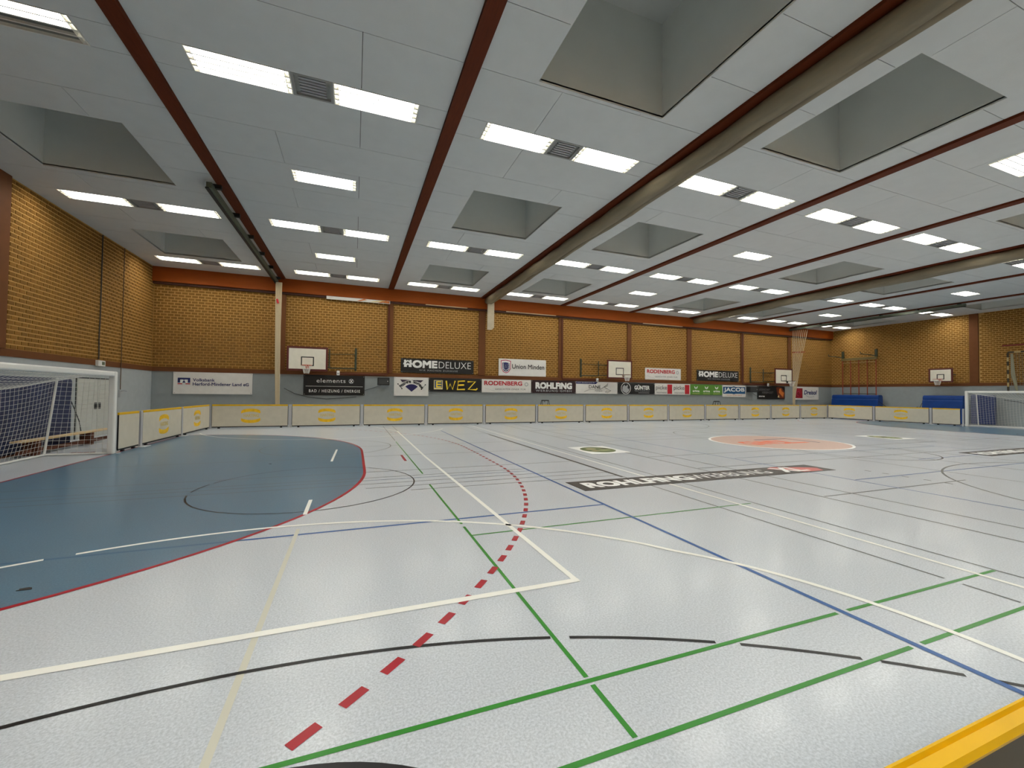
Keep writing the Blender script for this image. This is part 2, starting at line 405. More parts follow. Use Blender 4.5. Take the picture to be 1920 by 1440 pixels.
# blue goal areas with red edge (left and right)
for side in (0, 1):
    fx = (lambda x: x) if side == 0 else (lambda x: XG0 + XG1 - x)
    outer = [(fx(x), y) for x, y in arc(XG0, 9.1, 5.87, -90, 0, 30) + arc(XG0, 12.1, 5.87, 0, 90, 30)]
    area = [(fx(XG0), outer[0][1])] + outer + [(fx(XG0), outer[-1][1])]
    if side: area = area[::-1]
    MB().poly([(x, y, 0.001) for x, y in area]).obj('goal_area', FB, floor)['label'] = 'blue goal area in front of the %s goal' % ('left' if side == 0 else 'far right')
    fline(outer, 0.055, L_R, 'goal_area_line', 'red curved line edging the blue area', 0.0024)
    fline([(fx(XG0), outer[0][1] - 0.02), (fx(XG0), outer[-1][1] + 0.02)], 0.05, L_R, 'goal_line', None, 0.0024)
    # dashed free-throw line
    def dash(path):
        acc = 0.0; seg = []; on = True
        lens = [0]
        for p, q in zip(path[:-1], path[1:]): lens.append(lens[-1] + (Vector(q) - Vector(p)).length)
        def at(s):
            for i in range(len(lens) - 1):
                if lens[i + 1] >= s:
                    t = (s - lens[i]) / (lens[i + 1] - lens[i]); return tuple(Vector(path[i]).lerp(Vector(path[i + 1]), t))
            return path[-1]
        s = 0.0
        while s + 0.15 < lens[-1]:
            fline([at(s), at(s + 0.155)], 0.06, L_R, 'floor_dash', None, 0.0020); s += 0.29
    a_s = -math.degrees(math.asin((9.14 - 1.62) / 8.94)) if False else -50.5
    path = [(fx(x), y) for x, y in arc(2.45 if side == 0 else 2.62, 9.14, 8.94, -51.2, 0, 60) + arc(2.62, 12.1, 9.0, 0, 62, 60)]
    if side == 0:
        path = [(x, y) for x, y in arc(2.45, 9.14, 8.94, -51.35, 0, 60)] + [(11.42, 10.6)] + arc(2.45, 12.1, 8.97, 0, 58, 60)
    dash(path)
    fline([(fx(9.46), YM - 0.5), (fx(9.46), YM + 0.5)], 0.06, L_R, 'penalty_line')
    fline([(fx(7.83), 10.5), (fx(7.87), 12.6)], 0.05, L_W, 'floor_line', None, 0.0026); fline([(fx(7.71), 6.1), (fx(7.71), 6.9)], 0.05, L_W, 'floor_line', None, 0.0026)
# old tape line
fline([(7.71, 1.2), (7.70, 5.5)], 0.04, L_T, 'floor_line', 'faded tape line on the floor', 0.0016)
# cross courts, three thirds
for k, ox in enumerate((0.0, 15.0, 30.0)):
    near = k == 0
    zz = 0.0026
    Mx = lambda y: 2 * YM - y
    if near:
        fline([(3.0, 5.28), (7.2, 5.28)], 0.045, L_DB, z=0.0013); fline([(7.2, 5.28), (11.76, 5.28)], 0.045, L_B, z=0.0013)
        fline([(11.78, 0.8), (11.78, 17.6)], 0.05, L_B, z=0.0022, label='long blue line across the hall')
        fline([(4.4, 3.22), (10.16, 3.22)], 0.068, L_W, z=0.0031); fline([(10.13, 3.2), (10.0, 10.6), (10.0, 17.9)], 0.058, L_W, z=0.0028)
        fline([(10.0, 17.9), (9.0, 20.7)], 0.05, L_W, z=0.0028)
        fline(arc(9.12, 1.43, 3.10, -8, 41, 30) + arc(7.42, 0.80, 4.85, 37, 68, 24), 0.056, L_W, z=0.0028, label='white curved line')
        fline(arc(7.42, 0.80, 4.85, 68, 110, 30), 0.05, L_W, z=0.0028); fline(arc(7.42, 0.80, 4.85, 112.5, 140, 20), 0.05, L_W, z=0.0028)
        fline(arc(7.5, 20.3, 4.85, 200, 340, 50), 0.05, L_W, z=0.0028)
        for a0, a1 in ((108, 72.45), (71.3, 62.6), (61.2, 54.9), (54.0, 50.3), (49.1, 42)):
            fline(arc(7.63, -3.52, 6.34, a0, a1, 24), 0.03, L_K, z=0.0019, label='black curved line')
        fline(arc(7.87, 0.74, 1.30, 40, 140, 24), 0.035, L_K, z=0.0019)
        for a0, a1 in ((-172, 158), (161, 180)):
            fline(arc(7.63, 7.98, 1.73, a0, a1, 50), 0.026, L_K, z=0.0019, label='black circle line')
        for a0, a1 in ((100, 240),): pass
        fline(arc(7.63, 13.2, 1.73, 0, 360, 50), 0.03, L_D, z=0.0019)
        # green
        fline([(9.565, 7.4), (9.565, 5.06)], 0.031, L_G, z=0.0017); fline([(9.565, 4.95), (9.565, 2.105)], 0.031, L_G, z=0.0017); fline([(9.565, 2.04), (9.565, 1.66)], 0.031, L_G, z=0.0017)
        fline([(7.2, 2.075), (11.72, 2.075)], 0.031, L_G, z=0.0016, label='green line'); fline([(11.84, 2.075), (14.0, 2.075)], 0.031, L_G, z=0.0016)
        fline([(7.2, 1.63), (11.72, 1.63)], 0.031, L_G, z=0.0016); fline([(11.84, 1.63), (14.6, 1.63)], 0.031, L_G, z=0.0016)
        fline([(9.565, 4.62), (13.95, 4.62)], 0.03, L_G, z=0.0016)
        fline([(13.73, 1.0), (13.73, 20.4)], 0.05, L_W, z=0.0027, label='long white line across the hall')
        fline([(13.31, 2.14), (13.31, 20.4)], 0.03, L_D, z=0.0015); fline([(13.31, 1.68), (13.31, 2.02)], 0.03, L_D, z=0.0015); fline([(14.02, 1.5), (14.02, 20.4)], 0.03, L_D, z=0.0015)
        fline([(13.27, 6.9), (13.27, 15.6)], 0.045, L_K, z=0.0016)
        for yy, a, b, mm in ((8.06, 8.5, 11.78, L_DB), (8.06, 2.7, 8.5, L_D), (7.75, 2.7, 3.0, L_D), (8.3, 3.0, 11.78, L_D), (7.75, 3.0, 13.3, L_D), (7.42, 8.5, 13.3, L_D), (7.08, 9.2, 13.3, L_D), (11.05, 3.0, 13.3, L_D), (8.9, 3.0, 13.3, L_D), (13.1, 3.0, 13.3, L_D), (16.0, 9.6, 13.7, L_D)):
            fline([(a, yy), (b, yy)], 0.03, mm, z=0.0014)
        fline([(9.6, 8.4), (9.6, 14.1)], 0.03, L_G, z=0.0015); fline([(9.6, 14.4), (9.6, 20.5)], 0.03, L_D, z=0.0015); fline([(10.02, 15.7), (10.02, 20.5)], 0.03, L_D, z=0.0015)
    else:
        for yy, a, b, mm in ((5.25, 2.55, 11.7, L_B), (Mx(5.25), 2.6, 11.7, L_B), (4.54, .5, 4.75, L_D), (Mx(4.54), .5, 14, L_D), (8.06, 2.6, 11.7, L_DB), (Mx(8.06), 2.6, 11.7, L_DB), (6.45, 7.3, 13, L_B), (7.2, .5, 13, L_D), (2.08, .5, 14, L_D), (1.63, .5, 14, L_D), (8.9, .5, 13.8, L_D), (12.3, .5, 13.8, L_D), (14.2, .5, 13.8, L_D), (16.6, .5, 13.8, L_D), (19.0, .5, 13.8, L_D)):
            fline([(ox + a, yy), (ox + b, yy)], 0.035, mm, z=0.0014)
        for xx, mm in ((2.5, L_B), (11.75, L_B), (0.45, L_D), (1.2, L_D), (5.6, L_D), (9.6, L_D), (13.3, L_D), (13.9, L_D)):
            fline([(ox + xx, 1.0), (ox + xx, 20.3)], 0.04, mm, z=0.0015)
        fline(arc(ox + 7.6, 8.0, 1.75, 0, 360, 50), 0.04, L_K, z=0.0019); fline(arc(ox + 7.6, 13.2, 1.75, 0, 360, 50), 0.04, L_D, z=0.0019)
        fline(arc(ox + 7.5, 0.8, 4.85, 10, 170, 50), 0.04, L_D, z=0.0019); fline(arc(ox + 7.5, 20.3, 4.85, 190, 350, 50), 0.04, L_D, z=0.0019)
for y in (5.8, 5.47, 5.13, 4.78, 4.46):
    fline([(18.95, y - 0.06), (18.95, y + 0.06)], 0.05, L_K, 'floor_dash', None, 0.0016)
fline([(22.65, 0.5), (22.65, 20.6)], 0.045, L_D, z=0.0013)
for i, (x, y, r) in enumerate(((5.83, 4.56, 0.045), (6.58, 10.53, 0.03))):
    pts = [(x + r * (1 + 0.35 * random.uniform(-1, 1)) * math.cos(t), y + 0.6 * r * (1 + 0.35 * random.uniform(-1, 1)) * math.sin(t)) for t in [2 * PI * q / 10 for q in range(10)]]
    MB().prism(pts, 0.0012, 0.006).obj('dirt_spot', mat('dirt', (52, 48, 44), 0.9), floor)

# floor stickers (big adhesive adverts)
def flat(pts, z, m, name, parent): return MB().poly([(x, y, z) for x, y in pts]).obj(name, m, parent)
def ftext(txt, m, x, y, h, wd, parent, z=0.0046, bold=0.0, name='lettering'):
    me = text_mesh(txt, m, wd, h, bold); o = bpy.data.objects.new(name, me); C.objects.link(o); o.parent = parent; o.location = (x, y, z); return o
def sticker_strip(x, y, label):
    t = thing('floor_sticker', label, 'floor sticker', (x, y, 0))
    MB().box(0, 6.42, 0, 0.70, 0.0, 0.004).obj('sheet', mat('sticker_black', (44, 40, 38), 0.4), t)
    ftext('ROHLFiNG', TW, 0.22, 0.17, 0.36, 2.35, t, bold=0.045); ftext('WERBUNG', TW, 2.62, 0.17, 0.36, 2.1, t)
    rb = flat([(4.98, 0.55), (5.25, 0.68), (5.9, 0.5), (6.28, 0.32), (6.1, 0.06), (5.5, 0.06)], 0.0044, P('print_pale_red', (196, 104, 100)), 'red_patch', t)
    ftext('XL', TW, 5.05, 0.14, 0.44, 0.72, t, z=0.005, bold=0.03)
    return t
sticker_strip(11.95, 6.1, 'long black floor advert with white lettering and red end, right of centre')
sticker_strip(25.25, 6.17, 'black floor advert cut by the right edge of the photo')
def square_sticker(x, y, label):
    t = thing('floor_sticker', label, 'floor sticker', (x, y, 0))
    MB().box(-0.62, 0.62, -0.72, 0.72, 0, 0.004).obj('sheet', TW, t)
    e = [(0.5 * math.cos(a), 0.56 * math.sin(a)) for a in [2 * PI * i / 36 for i in range(36)]]
    flat([(a, b) for a, b in e], 0.0044, TGN, 'round_picture', t)
    for (dx, dy, rx, ry, mm) in ((-0.12, 0.18, 0.16, 0.14, P('print_sand', (170, 160, 120))), (0.15, -0.15, 0.2, 0.1, P('print_sage', (150, 160, 110))), (-0.2, -0.2, 0.14, 0.08, P('print_sand', (170, 160, 120))), (0.3, 0.15, 0.1, 0.1, P('print_umber', (70, 60, 44)))):
        flat([(dx + rx * math.cos(a), dy + ry * math.sin(a)) for a in [2 * PI * i / 14 for i in range(14)]], 0.0048, mm, 'picture_patch', t)
square_sticker(15.0, 10.5, 'white square floor sticker with green round picture, nearer the centre of the photo')
square_sticker(28.6, 10.45, 'thin looking white and green floor sticker near the far right barrier')
t = thing('floor_sticker', 'round salmon floor sticker with white rim and orange letters', 'floor sticker', (22.45, 10.5, 0))
MB().prism([(2.32 * math.cos(a), 2.12 * math.sin(a)) for a in [2 * PI * i / 64 for i in range(64)]], 0, 0.004).obj('white_rim', TW, t)
flat([(2.24 * math.cos(a), 2.04 * math.sin(a)) for a in [2 * PI * i / 64 for i in range(64)]], 0.0045, mat('sticker_salmon', (194, 164, 152), 0.35), 'round_sheet', t)
ftext('GWD', P('print_deep_orange', (226, 112, 76)), -1.7, -0.5, 0.8, 1.9, t, z=0.005, bold=0.03)
flat([(0.1, -0.5), (1.0, -0.5), (1.0, -0.3), (0.35, -0.3), (0.35, 0.3), (0.1, 0.3)], 0.005, P('print_deep_orange', (226, 112, 76)), 'orange_mark', t)
flat([(-0.3, 0.72), (1.4, 0.72), (1.4, -0.6), (1.28, -0.6), (1.28, 0.6), (-0.3, 0.6)], 0.0052, P('print_faded_navy', (70, 62, 90)), 'navy_bracket', t)

# ---------------------------------------------------------------- ceiling lights and vents
EM = mat('tube_light', (255, 253, 244), 0.5, emit=(252, 251, 243), estr=LIGHT)
def make_light():
    t = thing('ceiling_light', 'x', 'light')
    h = MB()
    h.box(0, LW, 0, LH, 0.085, 0.09)
    for (a, b, c, d) in ((0, 0.02, 0, LH), (LW - 0.02, LW, 0, LH), (0.02, LW - 0.02, 0, 0.015), (0.02, LW - 0.02, LH - 0.015, LH)): h.box(a, b, c, d, -0.006, 0.085)
    h.obj('frame', LMETAL, t)
    for i in range(4):
        y0 = 0.02 + i * 0.137
        MB().box(0.09, LW - 0.09, y0 + 0.012, y0 + 0.121, 0.035, 0.045).obj('tube_panel', EM, t)
        if i: MB().box(0.02, LW - 0.02, y0 - 0.014, y0 + 0.010, -0.004, 0.05).obj('louvre_blade', LMETAL, t)
    for x in (0.085, LW - 0.088): MB().box(x - 0.004, x + 0.006, 0.015, LH - 0.015, 0.0, 0.05).obj('end_blade', LMETAL, t)
    return t
def make_vent(wd):
    t = thing('air_vent', 'x', 'vent')
    VB = mat('vent_grey', (150, 152, 146), 0.7, noise=0.12, nscale=14)
    f = MB()
    for (a, b, c, d) in ((0, 0.05, 0, LH), (wd - 0.05, wd, 0, LH), (0.05, wd - 0.05, 0, 0.04), (0.05, wd - 0.05, LH - 0.04, LH)): f.box(a, b, c, d, -0.004, 0.05)
    f.obj('frame', mat('vent_frame', (150, 151, 147), 0.6), t)
    box('backing', VB, 0.05, wd - 0.05, 0.04, LH - 0.04, 0.045, 0.05, t)
    for i in range(6):
        y = 0.075 + i * 0.075
        MB().box(0.12, wd - 0.12, y, y + 0.035, 0.0, 0.044).obj('slat', GREY, t)
    return t
ordn = ['first', 'second', 'third', 'fourth', 'fifth', 'sixth', 'seventh', 'eighth', 'ninth']
rown = {'behind': 'row behind the camera', 'near': 'row nearest the camera', 'second': 'second row from the camera', 'third': 'third row from the camera', 'back': 'row along the back wall'}
proto = None; vproto = None
for bi, (a, b, sk) in enumerate(bays):
    for y, rn in ROWS:
        if rn == 'behind' and False: continue
        for x, sd in ((a, 'left'), (b, 'right')):
            lab = '%s light of the pair in %s ceiling bay from left, %s' % (sd, ordn[bi], rown[rn])
            g = 'paired ceiling lights'
            loc = (x, y - LH / 2, ZC)
            if proto is None: proto = make_light(); proto.location = loc; tag(proto, lab, None, g)
            else: last = dup(proto, loc, lab, g)
        loc = (a + LW, y - LH / 2, ZC); wd = b - a - LW
        lab = 'grey air vent between paired lights in %s ceiling bay, %s' % (ordn[bi], rown[rn])
        if vproto is None: vproto = make_vent(0.67); vproto.location = loc; tag(vproto, lab, None, 'ceiling air vents')
        else: dup(vproto, loc, lab, 'ceiling air vents')
        if rn == 'second' and bi == 0:
            for ch in last.children:
                if ch.name.startswith('tube_panel'):
                    if min(v.co.y for v in ch.data.vertices) > 0.27:
                        me = ch.data.copy(); me.materials[0] = mat('unlit_tube', (104, 104, 98), 0.6); ch.data = me; ch['label'] = 'unlit part of the light'
            last['label'] = 'half lit ceiling light cut by the top left corner of the photo'
    if sk is None:
        for y, rn in zip(MIDS, ('behind the camera', 'nearest the camera', 'in the middle of the hall', 'closest to the back wall')):
            dup(proto, (a + 1.08, y - LH / 2, ZC), 'single ceiling light in %s ceiling bay, %s' % (ordn[bi], rn), 'single ceiling lights')

# ---------------------------------------------------------------- barrier boards round the pitch
def logo(t, cx, cz, y, sgn, s=1.0):
    """two curved yellow bars with the name between, on the face at local y (sgn -1: facing -y)"""
    def bar(up):
        pts = []
        k = 14
        for i in range(k + 1):
            u = -1 + 2 * i / k; pts.append((u * 0.36 * s, 0.20 * s + 0.11 * s * (1 - u * u) ** 0.5 if abs(u) < 1 else 0.20 * s))
        for i in range(k + 1):
            u = 1 - 2 * i / k; pts.append((u * 0.36 * s, 0.10 * s + 0.08 * s * (1 - u * u)))
        out = [(cx + x, y, cz + (z if up else -z)) for x, z in pts]
        if up: out = out[::-1]
        n_ = len(pts)
        m = MB(); h_ = n_ // 2
        for i in range(h_ - 1):
            a_, b_, c_, d_ = pts[i], pts[i + 1], pts[n_ - 2 - i], pts[n_ - 1 - i]
            q = [(cx + x, y, cz + (z if up else -z)) for x, z in (a_, b_, c_, d_)]
            m.poly(q)
        return m
    bar(1).obj('logo_bar', LOGO, t); bar(0).obj('logo_bar', LOGO, t)
    me = text_mesh('HARTING', LOGOT, 0.56 * s, 0.12 * s, 0.03)
    o = bpy.data.objects.new('lettering', me); C.objects.link(o); o.parent = t
    if sgn < 0: o.rotation_euler = (PI / 2, 0, 0); o.location = (cx - 0.26 * s, y, cz - 0.05 * s)
    else: o.rotation_euler = (PI / 2, 0, PI); o.location = (cx + 0.26 * s, y, cz - 0.05 * s)
def make_board(L, lg=True):
    t = thing('barrier_board', 'x', 'barrier')
    a, b = 0.09, L - 0.09
    box('panel', PANEL, a, b, -0.02, 0.02, 0.085, 0.955, t)
    box('top_rail', YEL, a, b, -0.022, 0.022, 0.955, 1.018, t, bevel=0.006)
    box('bottom_rail', BLACK, a, b, -0.015, 0.015, 0.045, 0.085, t)
    for x in (a + 0.25, b - 0.25): box('caster', BLACK, x - 0.04, x + 0.04, -0.03, 0.03, 0.0, 0.045, t)
    for x in (a, b): box('edge_strip', BLACK, x - 0.012, x + 0.012, -0.018, 0.018, 0.085, 0.955, t)
    if lg: logo(t, L / 2, 0.53, -0.0215, -1)
    return t
def make_post():
    t = thing('barrier_post', 'x', 'post')
    box('upright', mat('post_grey', (176, 176, 180), 0.45), -0.055, 0.055, -0.03, 0.03, 0.014, 1.015, t, bevel=0.004)
    box('foot_plate', mat('post_foot', (200, 202, 204), 0.4), -0.2, 0.2, -0.18, 0.18, 0.0, 0.014, t)
    return t
bp0 = None; bps = None; pp = make_post()
first_post = True
def nth(n): return {1: 'first', 2: 'second', 3: 'third'}.get(n, ordn[n - 1] if n <= 9 else {10: 'tenth', 11: 'eleventh', 12: 'twelfth', 13: 'thirteenth', 14: 'fourteenth'}[n])
def post(x, y, lab, g, rz=0):
    global first_post
    if first_post: pp.location = (x, y, 0); pp.rotation_euler = (0, 0, rz); tag(pp, lab, None, g); first_post = False
    else: dup(pp, (x, y, 0), lab, g, rz)
bp0 = make_board(3.0); used0 = False
def board(x, y, rz, lab, g):
    global used0
    if not used0: bp0.location = (x, y, 0); bp0.rotation_euler = (0, 0, rz); tag(bp0, lab, None, g); used0 = True
    else: dup(bp0, (x, y, 0), lab, g, rz)
for i in range(13):
    board(XG0 + 3 * i, YFAR, 0, '%s barrier board from the left along the back wall, with yellow round logo' % nth(i + 1), 'boards along the back wall')
    post(XG0 + 3 * i, YFAR, '%s grey barrier post from the left along the back wall' % nth(i + 1), 'posts along the back wall')
post(XG0 + 39, YFAR, 'last grey barrier post, in the back right corner', 'posts along the back wall')
XE = XG0 + 39
sb = make_board(1.25, False)
# left end: boards face +x
for j in range(2):
    board(XG0 + 0.0, YFAR - 3 * j - 3 + 0.0, PI / 2, ('board meeting the back row in the left corner', 'middle board of the left end, between corner and goal')[j], 'boards at the left end')
post(XG0, YFAR - 3, 'post between the two logo boards at the left end', 'posts at the left end', PI / 2)
post(XG0, YFAR - 6, 'post beside the short plain board at the left end', 'posts at the left end', PI / 2)
sb.location = (XG0, YFAR - 7.30, 0); sb.rotation_euler = (0, 0, PI / 2); tag(sb, 'short plain barrier board next to the left goal post', None, 'boards at the left end')
# right end: boards face -x
for j in range(2):
    board(XE, YFAR - 3 * j, -PI / 2, ('right end board meeting the back row corner', 'right end board in front of the two blue mats')[j], 'boards at the right end')
    post(XE, YFAR - 3 * (j + 1), ('post between the two logo boards at the right end', 'post left of the short plain board at the right end')[j], 'posts at the right end', -PI / 2)
s2 = make_board(1.42, False); s2.location = (XE, YFAR - 6, 0); s2.rotation_euler = (0, 0, -PI / 2); tag(s2, 'short plain barrier board left of the right goal', None, 'boards at the right end')
for x_, y_, l_ in ((XE, YFAR - 7.46, 'last narrow post of the right end, beside the right goal'), (XG0, YFAR - 7.36, 'narrow post between the short board and the left goal post')):
    t = thing('barrier_post', l_, 'post', (x_, y_, 0)); box('upright', MATS['post_grey'], -0.03, 0.03, -0.035, 0.035, 0.01, 1.015, t); box('foot_plate', MATS['post_foot'], -0.12, 0.12, -0.04, 0.04, 0.0, 0.01, t)
# the same on the near half of both ends, outside the frame, skipped; near side boards
nb = thing('barrier_board', 'near barrier board with bright yellow top rail in the bottom right corner', 'barrier', (XG0 + 6, 0.412, 0))
box('panel', PANELB, 0.06, 2.94, -0.012, 0.012, 0.085, 1.0, nb)
tr_ = MB().xprism([(-0.001, 0), (0.001, 0)], 0, 1) if False else None
rail = MB()
prof = [(-0.017, 1.002), (-0.018, 1.008), (-0.012, 1.017), (0.008, 1.018), (0.012, 1.012), (0.016, 1.019), (0.021, 1.018), (0.024, 1.008), (0.022, 1.002)]
n0 = len(rail.v); k_ = len(prof)
rail.v += [(0.02, y, z) for y, z in prof] + [(2.98, y, z) for y, z in prof]
rail.f.append(tuple(range(k_))); rail.f.append(tuple(reversed(range(k_, 2 * k_))))
for i in range(k_): j = (i + 1) % k_; rail.f.append((j, i, k_ + i, k_ + j))
rail.obj('top_rail', YEL, nb)
box('bottom_rail', BLACK, 0.06, 2.94, -0.015, 0.015, 0.0, 0.085, nb)

for i_, x_ in enumerate((XG0 + 3, XG0 + 9, XG0 + 12, XG0 + 15)):
    dup(nb, (x_, 0.412, 0), ('near barrier board left of the camera', 'near barrier board just right of the frame', 'second near barrier board right of the frame', 'third near barrier board right of the frame')[i_])

# ---------------------------------------------------------------- goals
def make_goal(label):
    """local: mouth in the plane x=0 facing +x, y from -2.66 to 2.66, net behind (-x)"""
    t = thing('football_goal', label, 'goal')
    W = 2.66; r = 0.068
    for y in (-W, W):
        box('goal_post', WHITE, -r, r, y - r, y + r, 0, 2.06, t, bevel=0.03)
    box('crossbar', WHITE, -r, r, -W + r, W - r, 1.935, 2.06, t, bevel=0.03)
    for y in (-W, W):
        s = 1 if y > 0 else -1
        MB().tube([(-0.06, y, 0.03), (-1.25, y, 0.03)], 0.025, 8).obj('base_bar', WHITE, t)
        MB().tube([(-1.25, y, 0.03), (-1.06, y, 1.88)], 0.025, 8).obj('rear_stay', WHITE, t)
        MB().tube([(-0.06, y, 1.99), (-0.35, y, 1.98), (-0.7, y, 1.94), (-1.06, y, 1.88)], 0.014, 6).obj('top_stay', WHITE, t)
    MB().tube([(-1.25, -W, 0.03), (-1.25, W, 0.03)], 0.025, 8).obj('back_bar', WHITE, t)
    net = MB(); k = 3; R_ = 0.0038
    def surf(u, v):     # u across 0..1, v 0..1 crossbar -> rear line -> ground
        y = -W + 2 * W * u; sag = 0.33 * 4 * u * (1 - u)
        if v < 0.35:
            q = v / 0.35; return (-0.03 - 1.03 * q, y, 1.98 - 0.1 * q - sag * q ** 1.3 - 0.08 * math.sin(PI * q) * 4 * u * (1 - u))
        q = (v - 0.35) / 0.65; z0 = 1.88 - sag
        return (-1.06 - 0.19 * q + 0.08 * math.sin(q * PI) * math.sin(u * PI), y, z0 * (1 - q) + 0.04 * q)
    NU, NV = 44, 26
    for i in range(NU + 1): net.tube([surf(i / NU, j / 14) for j in range(15)], R_, k)
    for j in range(NV + 1): net.tube([surf(i / 16, j / NV) for i in range(17)], R_ if j not in (9,) else R_ * 2.2, k)
    for s in (-1, 1):
        def side(a, b):    # a 0 front..1 rear, b 0 top..1 ground
            xr = -1.06 - 0.19 * b; return (-0.05 + (xr + 0.05) * a, s * W, (1.98 - 0.1 * a - 0.05 * math.sin(a * PI)) * (1 - b) + 0.04 * b)
        for i in range(1, 10): net.tube([side(i / 10, j / 8) for j in range(9)], R_, k)
        for j in range(1, 17): net.tube([side(i / 6, j / 17) for i in range(7)], R_, k)
    net.obj('net', NET, t)
    return t
gl = make_goal('white football goal with net at the left end of the hall'); gl.location = (XG0, YM, 0)
gr = dup(gl, (XG1, YM - 0.10, 0), 'white football goal with net at the far right end', None, PI)

# ---------------------------------------------------------------- things by the left wall
def crash_mat(name, label, m, x0, x1, y0, y1, z0, z1, strap=True):
    t = thing(name, label, 'mat', ((x0 + x1) / 2, (y0 + y1) / 2, z0))
    hx, hy, h = (x1 - x0) / 2, (y1 - y0) / 2, z1 - z0
    box('mat_body', m, -hx, hx, -hy, hy, 0, h, t, bevel=min(0.08, hx * 0.5))
    if strap:
        s = -1 if x0 > 20 else 1
        for f in (-0.6, 0.6): box('carry_handle', BLACK, s * hx, s * (hx + 0.015), f * hy - 0.12, f * hy + 0.12, h * 0.72, h * 0.76, t)
    return t
crash_mat('crash_mat', 'big navy mat standing behind the left goal, nearest the net', MATN, 0.55, 0.86, 9.2, 15.4, 0.05, 1.9, False)
crash_mat('crash_mat', 'navy mat against the left wall behind the front mat', MATN, 0.12, 0.5, 9.4, 15.2, 0.05, 1.82, False)
t = thing('mat_trolley', 'low dark trolley under the navy mats behind the left goal', 'trolley', (0.5, 12.0, 0))
box('platform', BROWN, -0.4, 0.4, -2.7, 2.7, 0.03, 0.05, t)
for y in (-2.5, 2.5): box('wheel', BLACK, -0.3, 0.3, y - 0.03, y + 0.03, 0.0, 0.03, t)
t = thing('gym_bench', 'long wooden gym bench with pale top and brown legs behind the left goal', 'bench', (1.07, 14.9, 0))
box('bench_top', WOOD, -0.12, 0.12, -1.95, 1.9, 0.35, 0.39, t, bevel=0.008)
for y in (-1.45, 0.75): box('leg', BROWN, -0.14, 0.14, y - 0.05, y + 0.05, 0.0, 0.35, t)
box('lower_beam', BROWN, -0.04, 0.04, -1.9, 1.85, 0.06, 0.15, t)
t = MB().prism([(1.75, 13.48), (2.18, 13.50), (2.2, 13.56), (1.76, 13.56)], 0.0, 0.03).obj('red_pad', mat('pad_red', (120, 44, 36), 0.6)); tag(t, 'flat red brown pad lying beside the left goal net', 'pad')
def conduit(name, pts, r, m, label, cat='pipe'):
    return tag(MB().tube(pts, r, 6).obj(name, m), label, cat)
c1 = conduit('cable_conduit', [(0.03, 18.45, 6.97), (0.03, 18.45, 4.2), (0.03, 18.42, 3.4), (0.03, 18.45, 2.64)], 0.018, DGREY, 'dark cable running down the left brick wall into a white box')
t = thing('wall_box', 'small white box on the brown band above the door', 'box', (0.09, 18.45, 2.50))
box('housing', WHITE, -0.055, 0.03, -0.22, 0.22, -0.1, 0.1, t, bevel=0.01); box('display', mat('display_green', (90, 108, 84), 0.4), 0.03, 0.034, 0.0, 0.16, -0.05, 0.06, t)
c2 = conduit('cable_conduit', [(0.05, 19.87, 6.97), (0.05, 19.87, 1.6)], 0.014, mat('conduit_brown', (96, 74, 50), 0.6), 'thin cable down the left wall nearer the back corner, ending in a hook')
t = thing('wall_hook', 'small grey hook fitting at the end of the thin cable', 'hook', (0.04, 19.87, 1.5))
box('plate', GREY, -0.03, 0.02, -0.05, 0.05, -0.18, 0.08, t); MB().tube([(0.0, 0, 0.04), (0.12, 0.02, 0.06), (0.2, 0.03, 0.04)], 0.015, 6).obj('hook_arm', GREY, t)
t = tag(MB().tube([(0.03, 16.45, 1.85), (0.2, 16.7, 1.2), (0.25, 17.0, 0.6), (0.2, 17.3, 0.02)], 0.012, 5).obj('hanging_cable', DGREY), 'dark cable hanging in front of the double door', 'cable')

# ---------------------------------------------------------------- rope tracks and climbing ropes
def rope_track(x, label, lab2, spread):
    t = thing('rope_track', label, 'track', (x, 17.35, ZC))
    box('rail', RAILG, -0.06, 0.06, -4.95, 4.95, -0.27, -0.13, t); box('rail_flange', BLACK, -0.075, 0.0, -4.97, 4.97, -0.30, -0.27, t)
    for i in range(6): box('hanger', BLACK, 0.0, 0.2, -4.7 + i * 1.85, -4.6 + i * 1.85, -0.16, -0.05, t)
    g = 'ropes hanging at the %s end of the back wall' % ('left' if x < 20 else 'right')
    n_ = 5 if x < 20 else 8
    for i in range(n_):
        if spread:
            y0 = 21.9 - i * 0.12; x0 = x - 0.1
            pts = []
            for z in (6.68, 5.6, 4.6, 3.6, 2.7, 1.8, 1.2, 0.5):
                f = max(0.0, (z - 1.0) / 5.7) ** 1.25
                pts.append((x0 - 0.06 + 0.06 * f + i * 0.02 * (1 + 2 * f), 21.98 - i * (0.006 + 0.11 * f), z))
        else:
            pts = [(x + 0.03 + 0.055 * i, 21.95, 6.7), (x + 0.05 + 0.045 * i, 21.95, 4.6), (x + 0.08 + 0.04 * i, 21.95, 2.6), (x + 0.14 + 0.03 * i, 21.95, 0.6)]
        r = thing('climbing_rope', ('pale %s climbing rope of the %s bundle' % (nth(i + 1), 'tight left' if x < 20 else 'spread right')), 'rope', (x, 21.95, 0), 0, g); pts = [(p[0] - x, p[1] - 21.95, p[2]) for p in pts]
        MB().tube(pts, 0.015 if spread else 0.028, 6).obj('rope', ROPE, r)
        if spread: MB().tube([(pts[1][0], pts[1][1], 5.05), (pts[1][0], pts[1][1] , 4.95)], 0.035, 6).obj('rope_knot', REDW, r)
        if not spread and i == 1: MB().tube([(pts[0][0], -0.05, 5.9), (pts[0][0] + 0.05, -0.05, 5.7)], 0.04, 6).obj('red_mark', TR, r)
rope_track(4.77, 'dark green rope track under the first ceiling beam on the left', '', False)
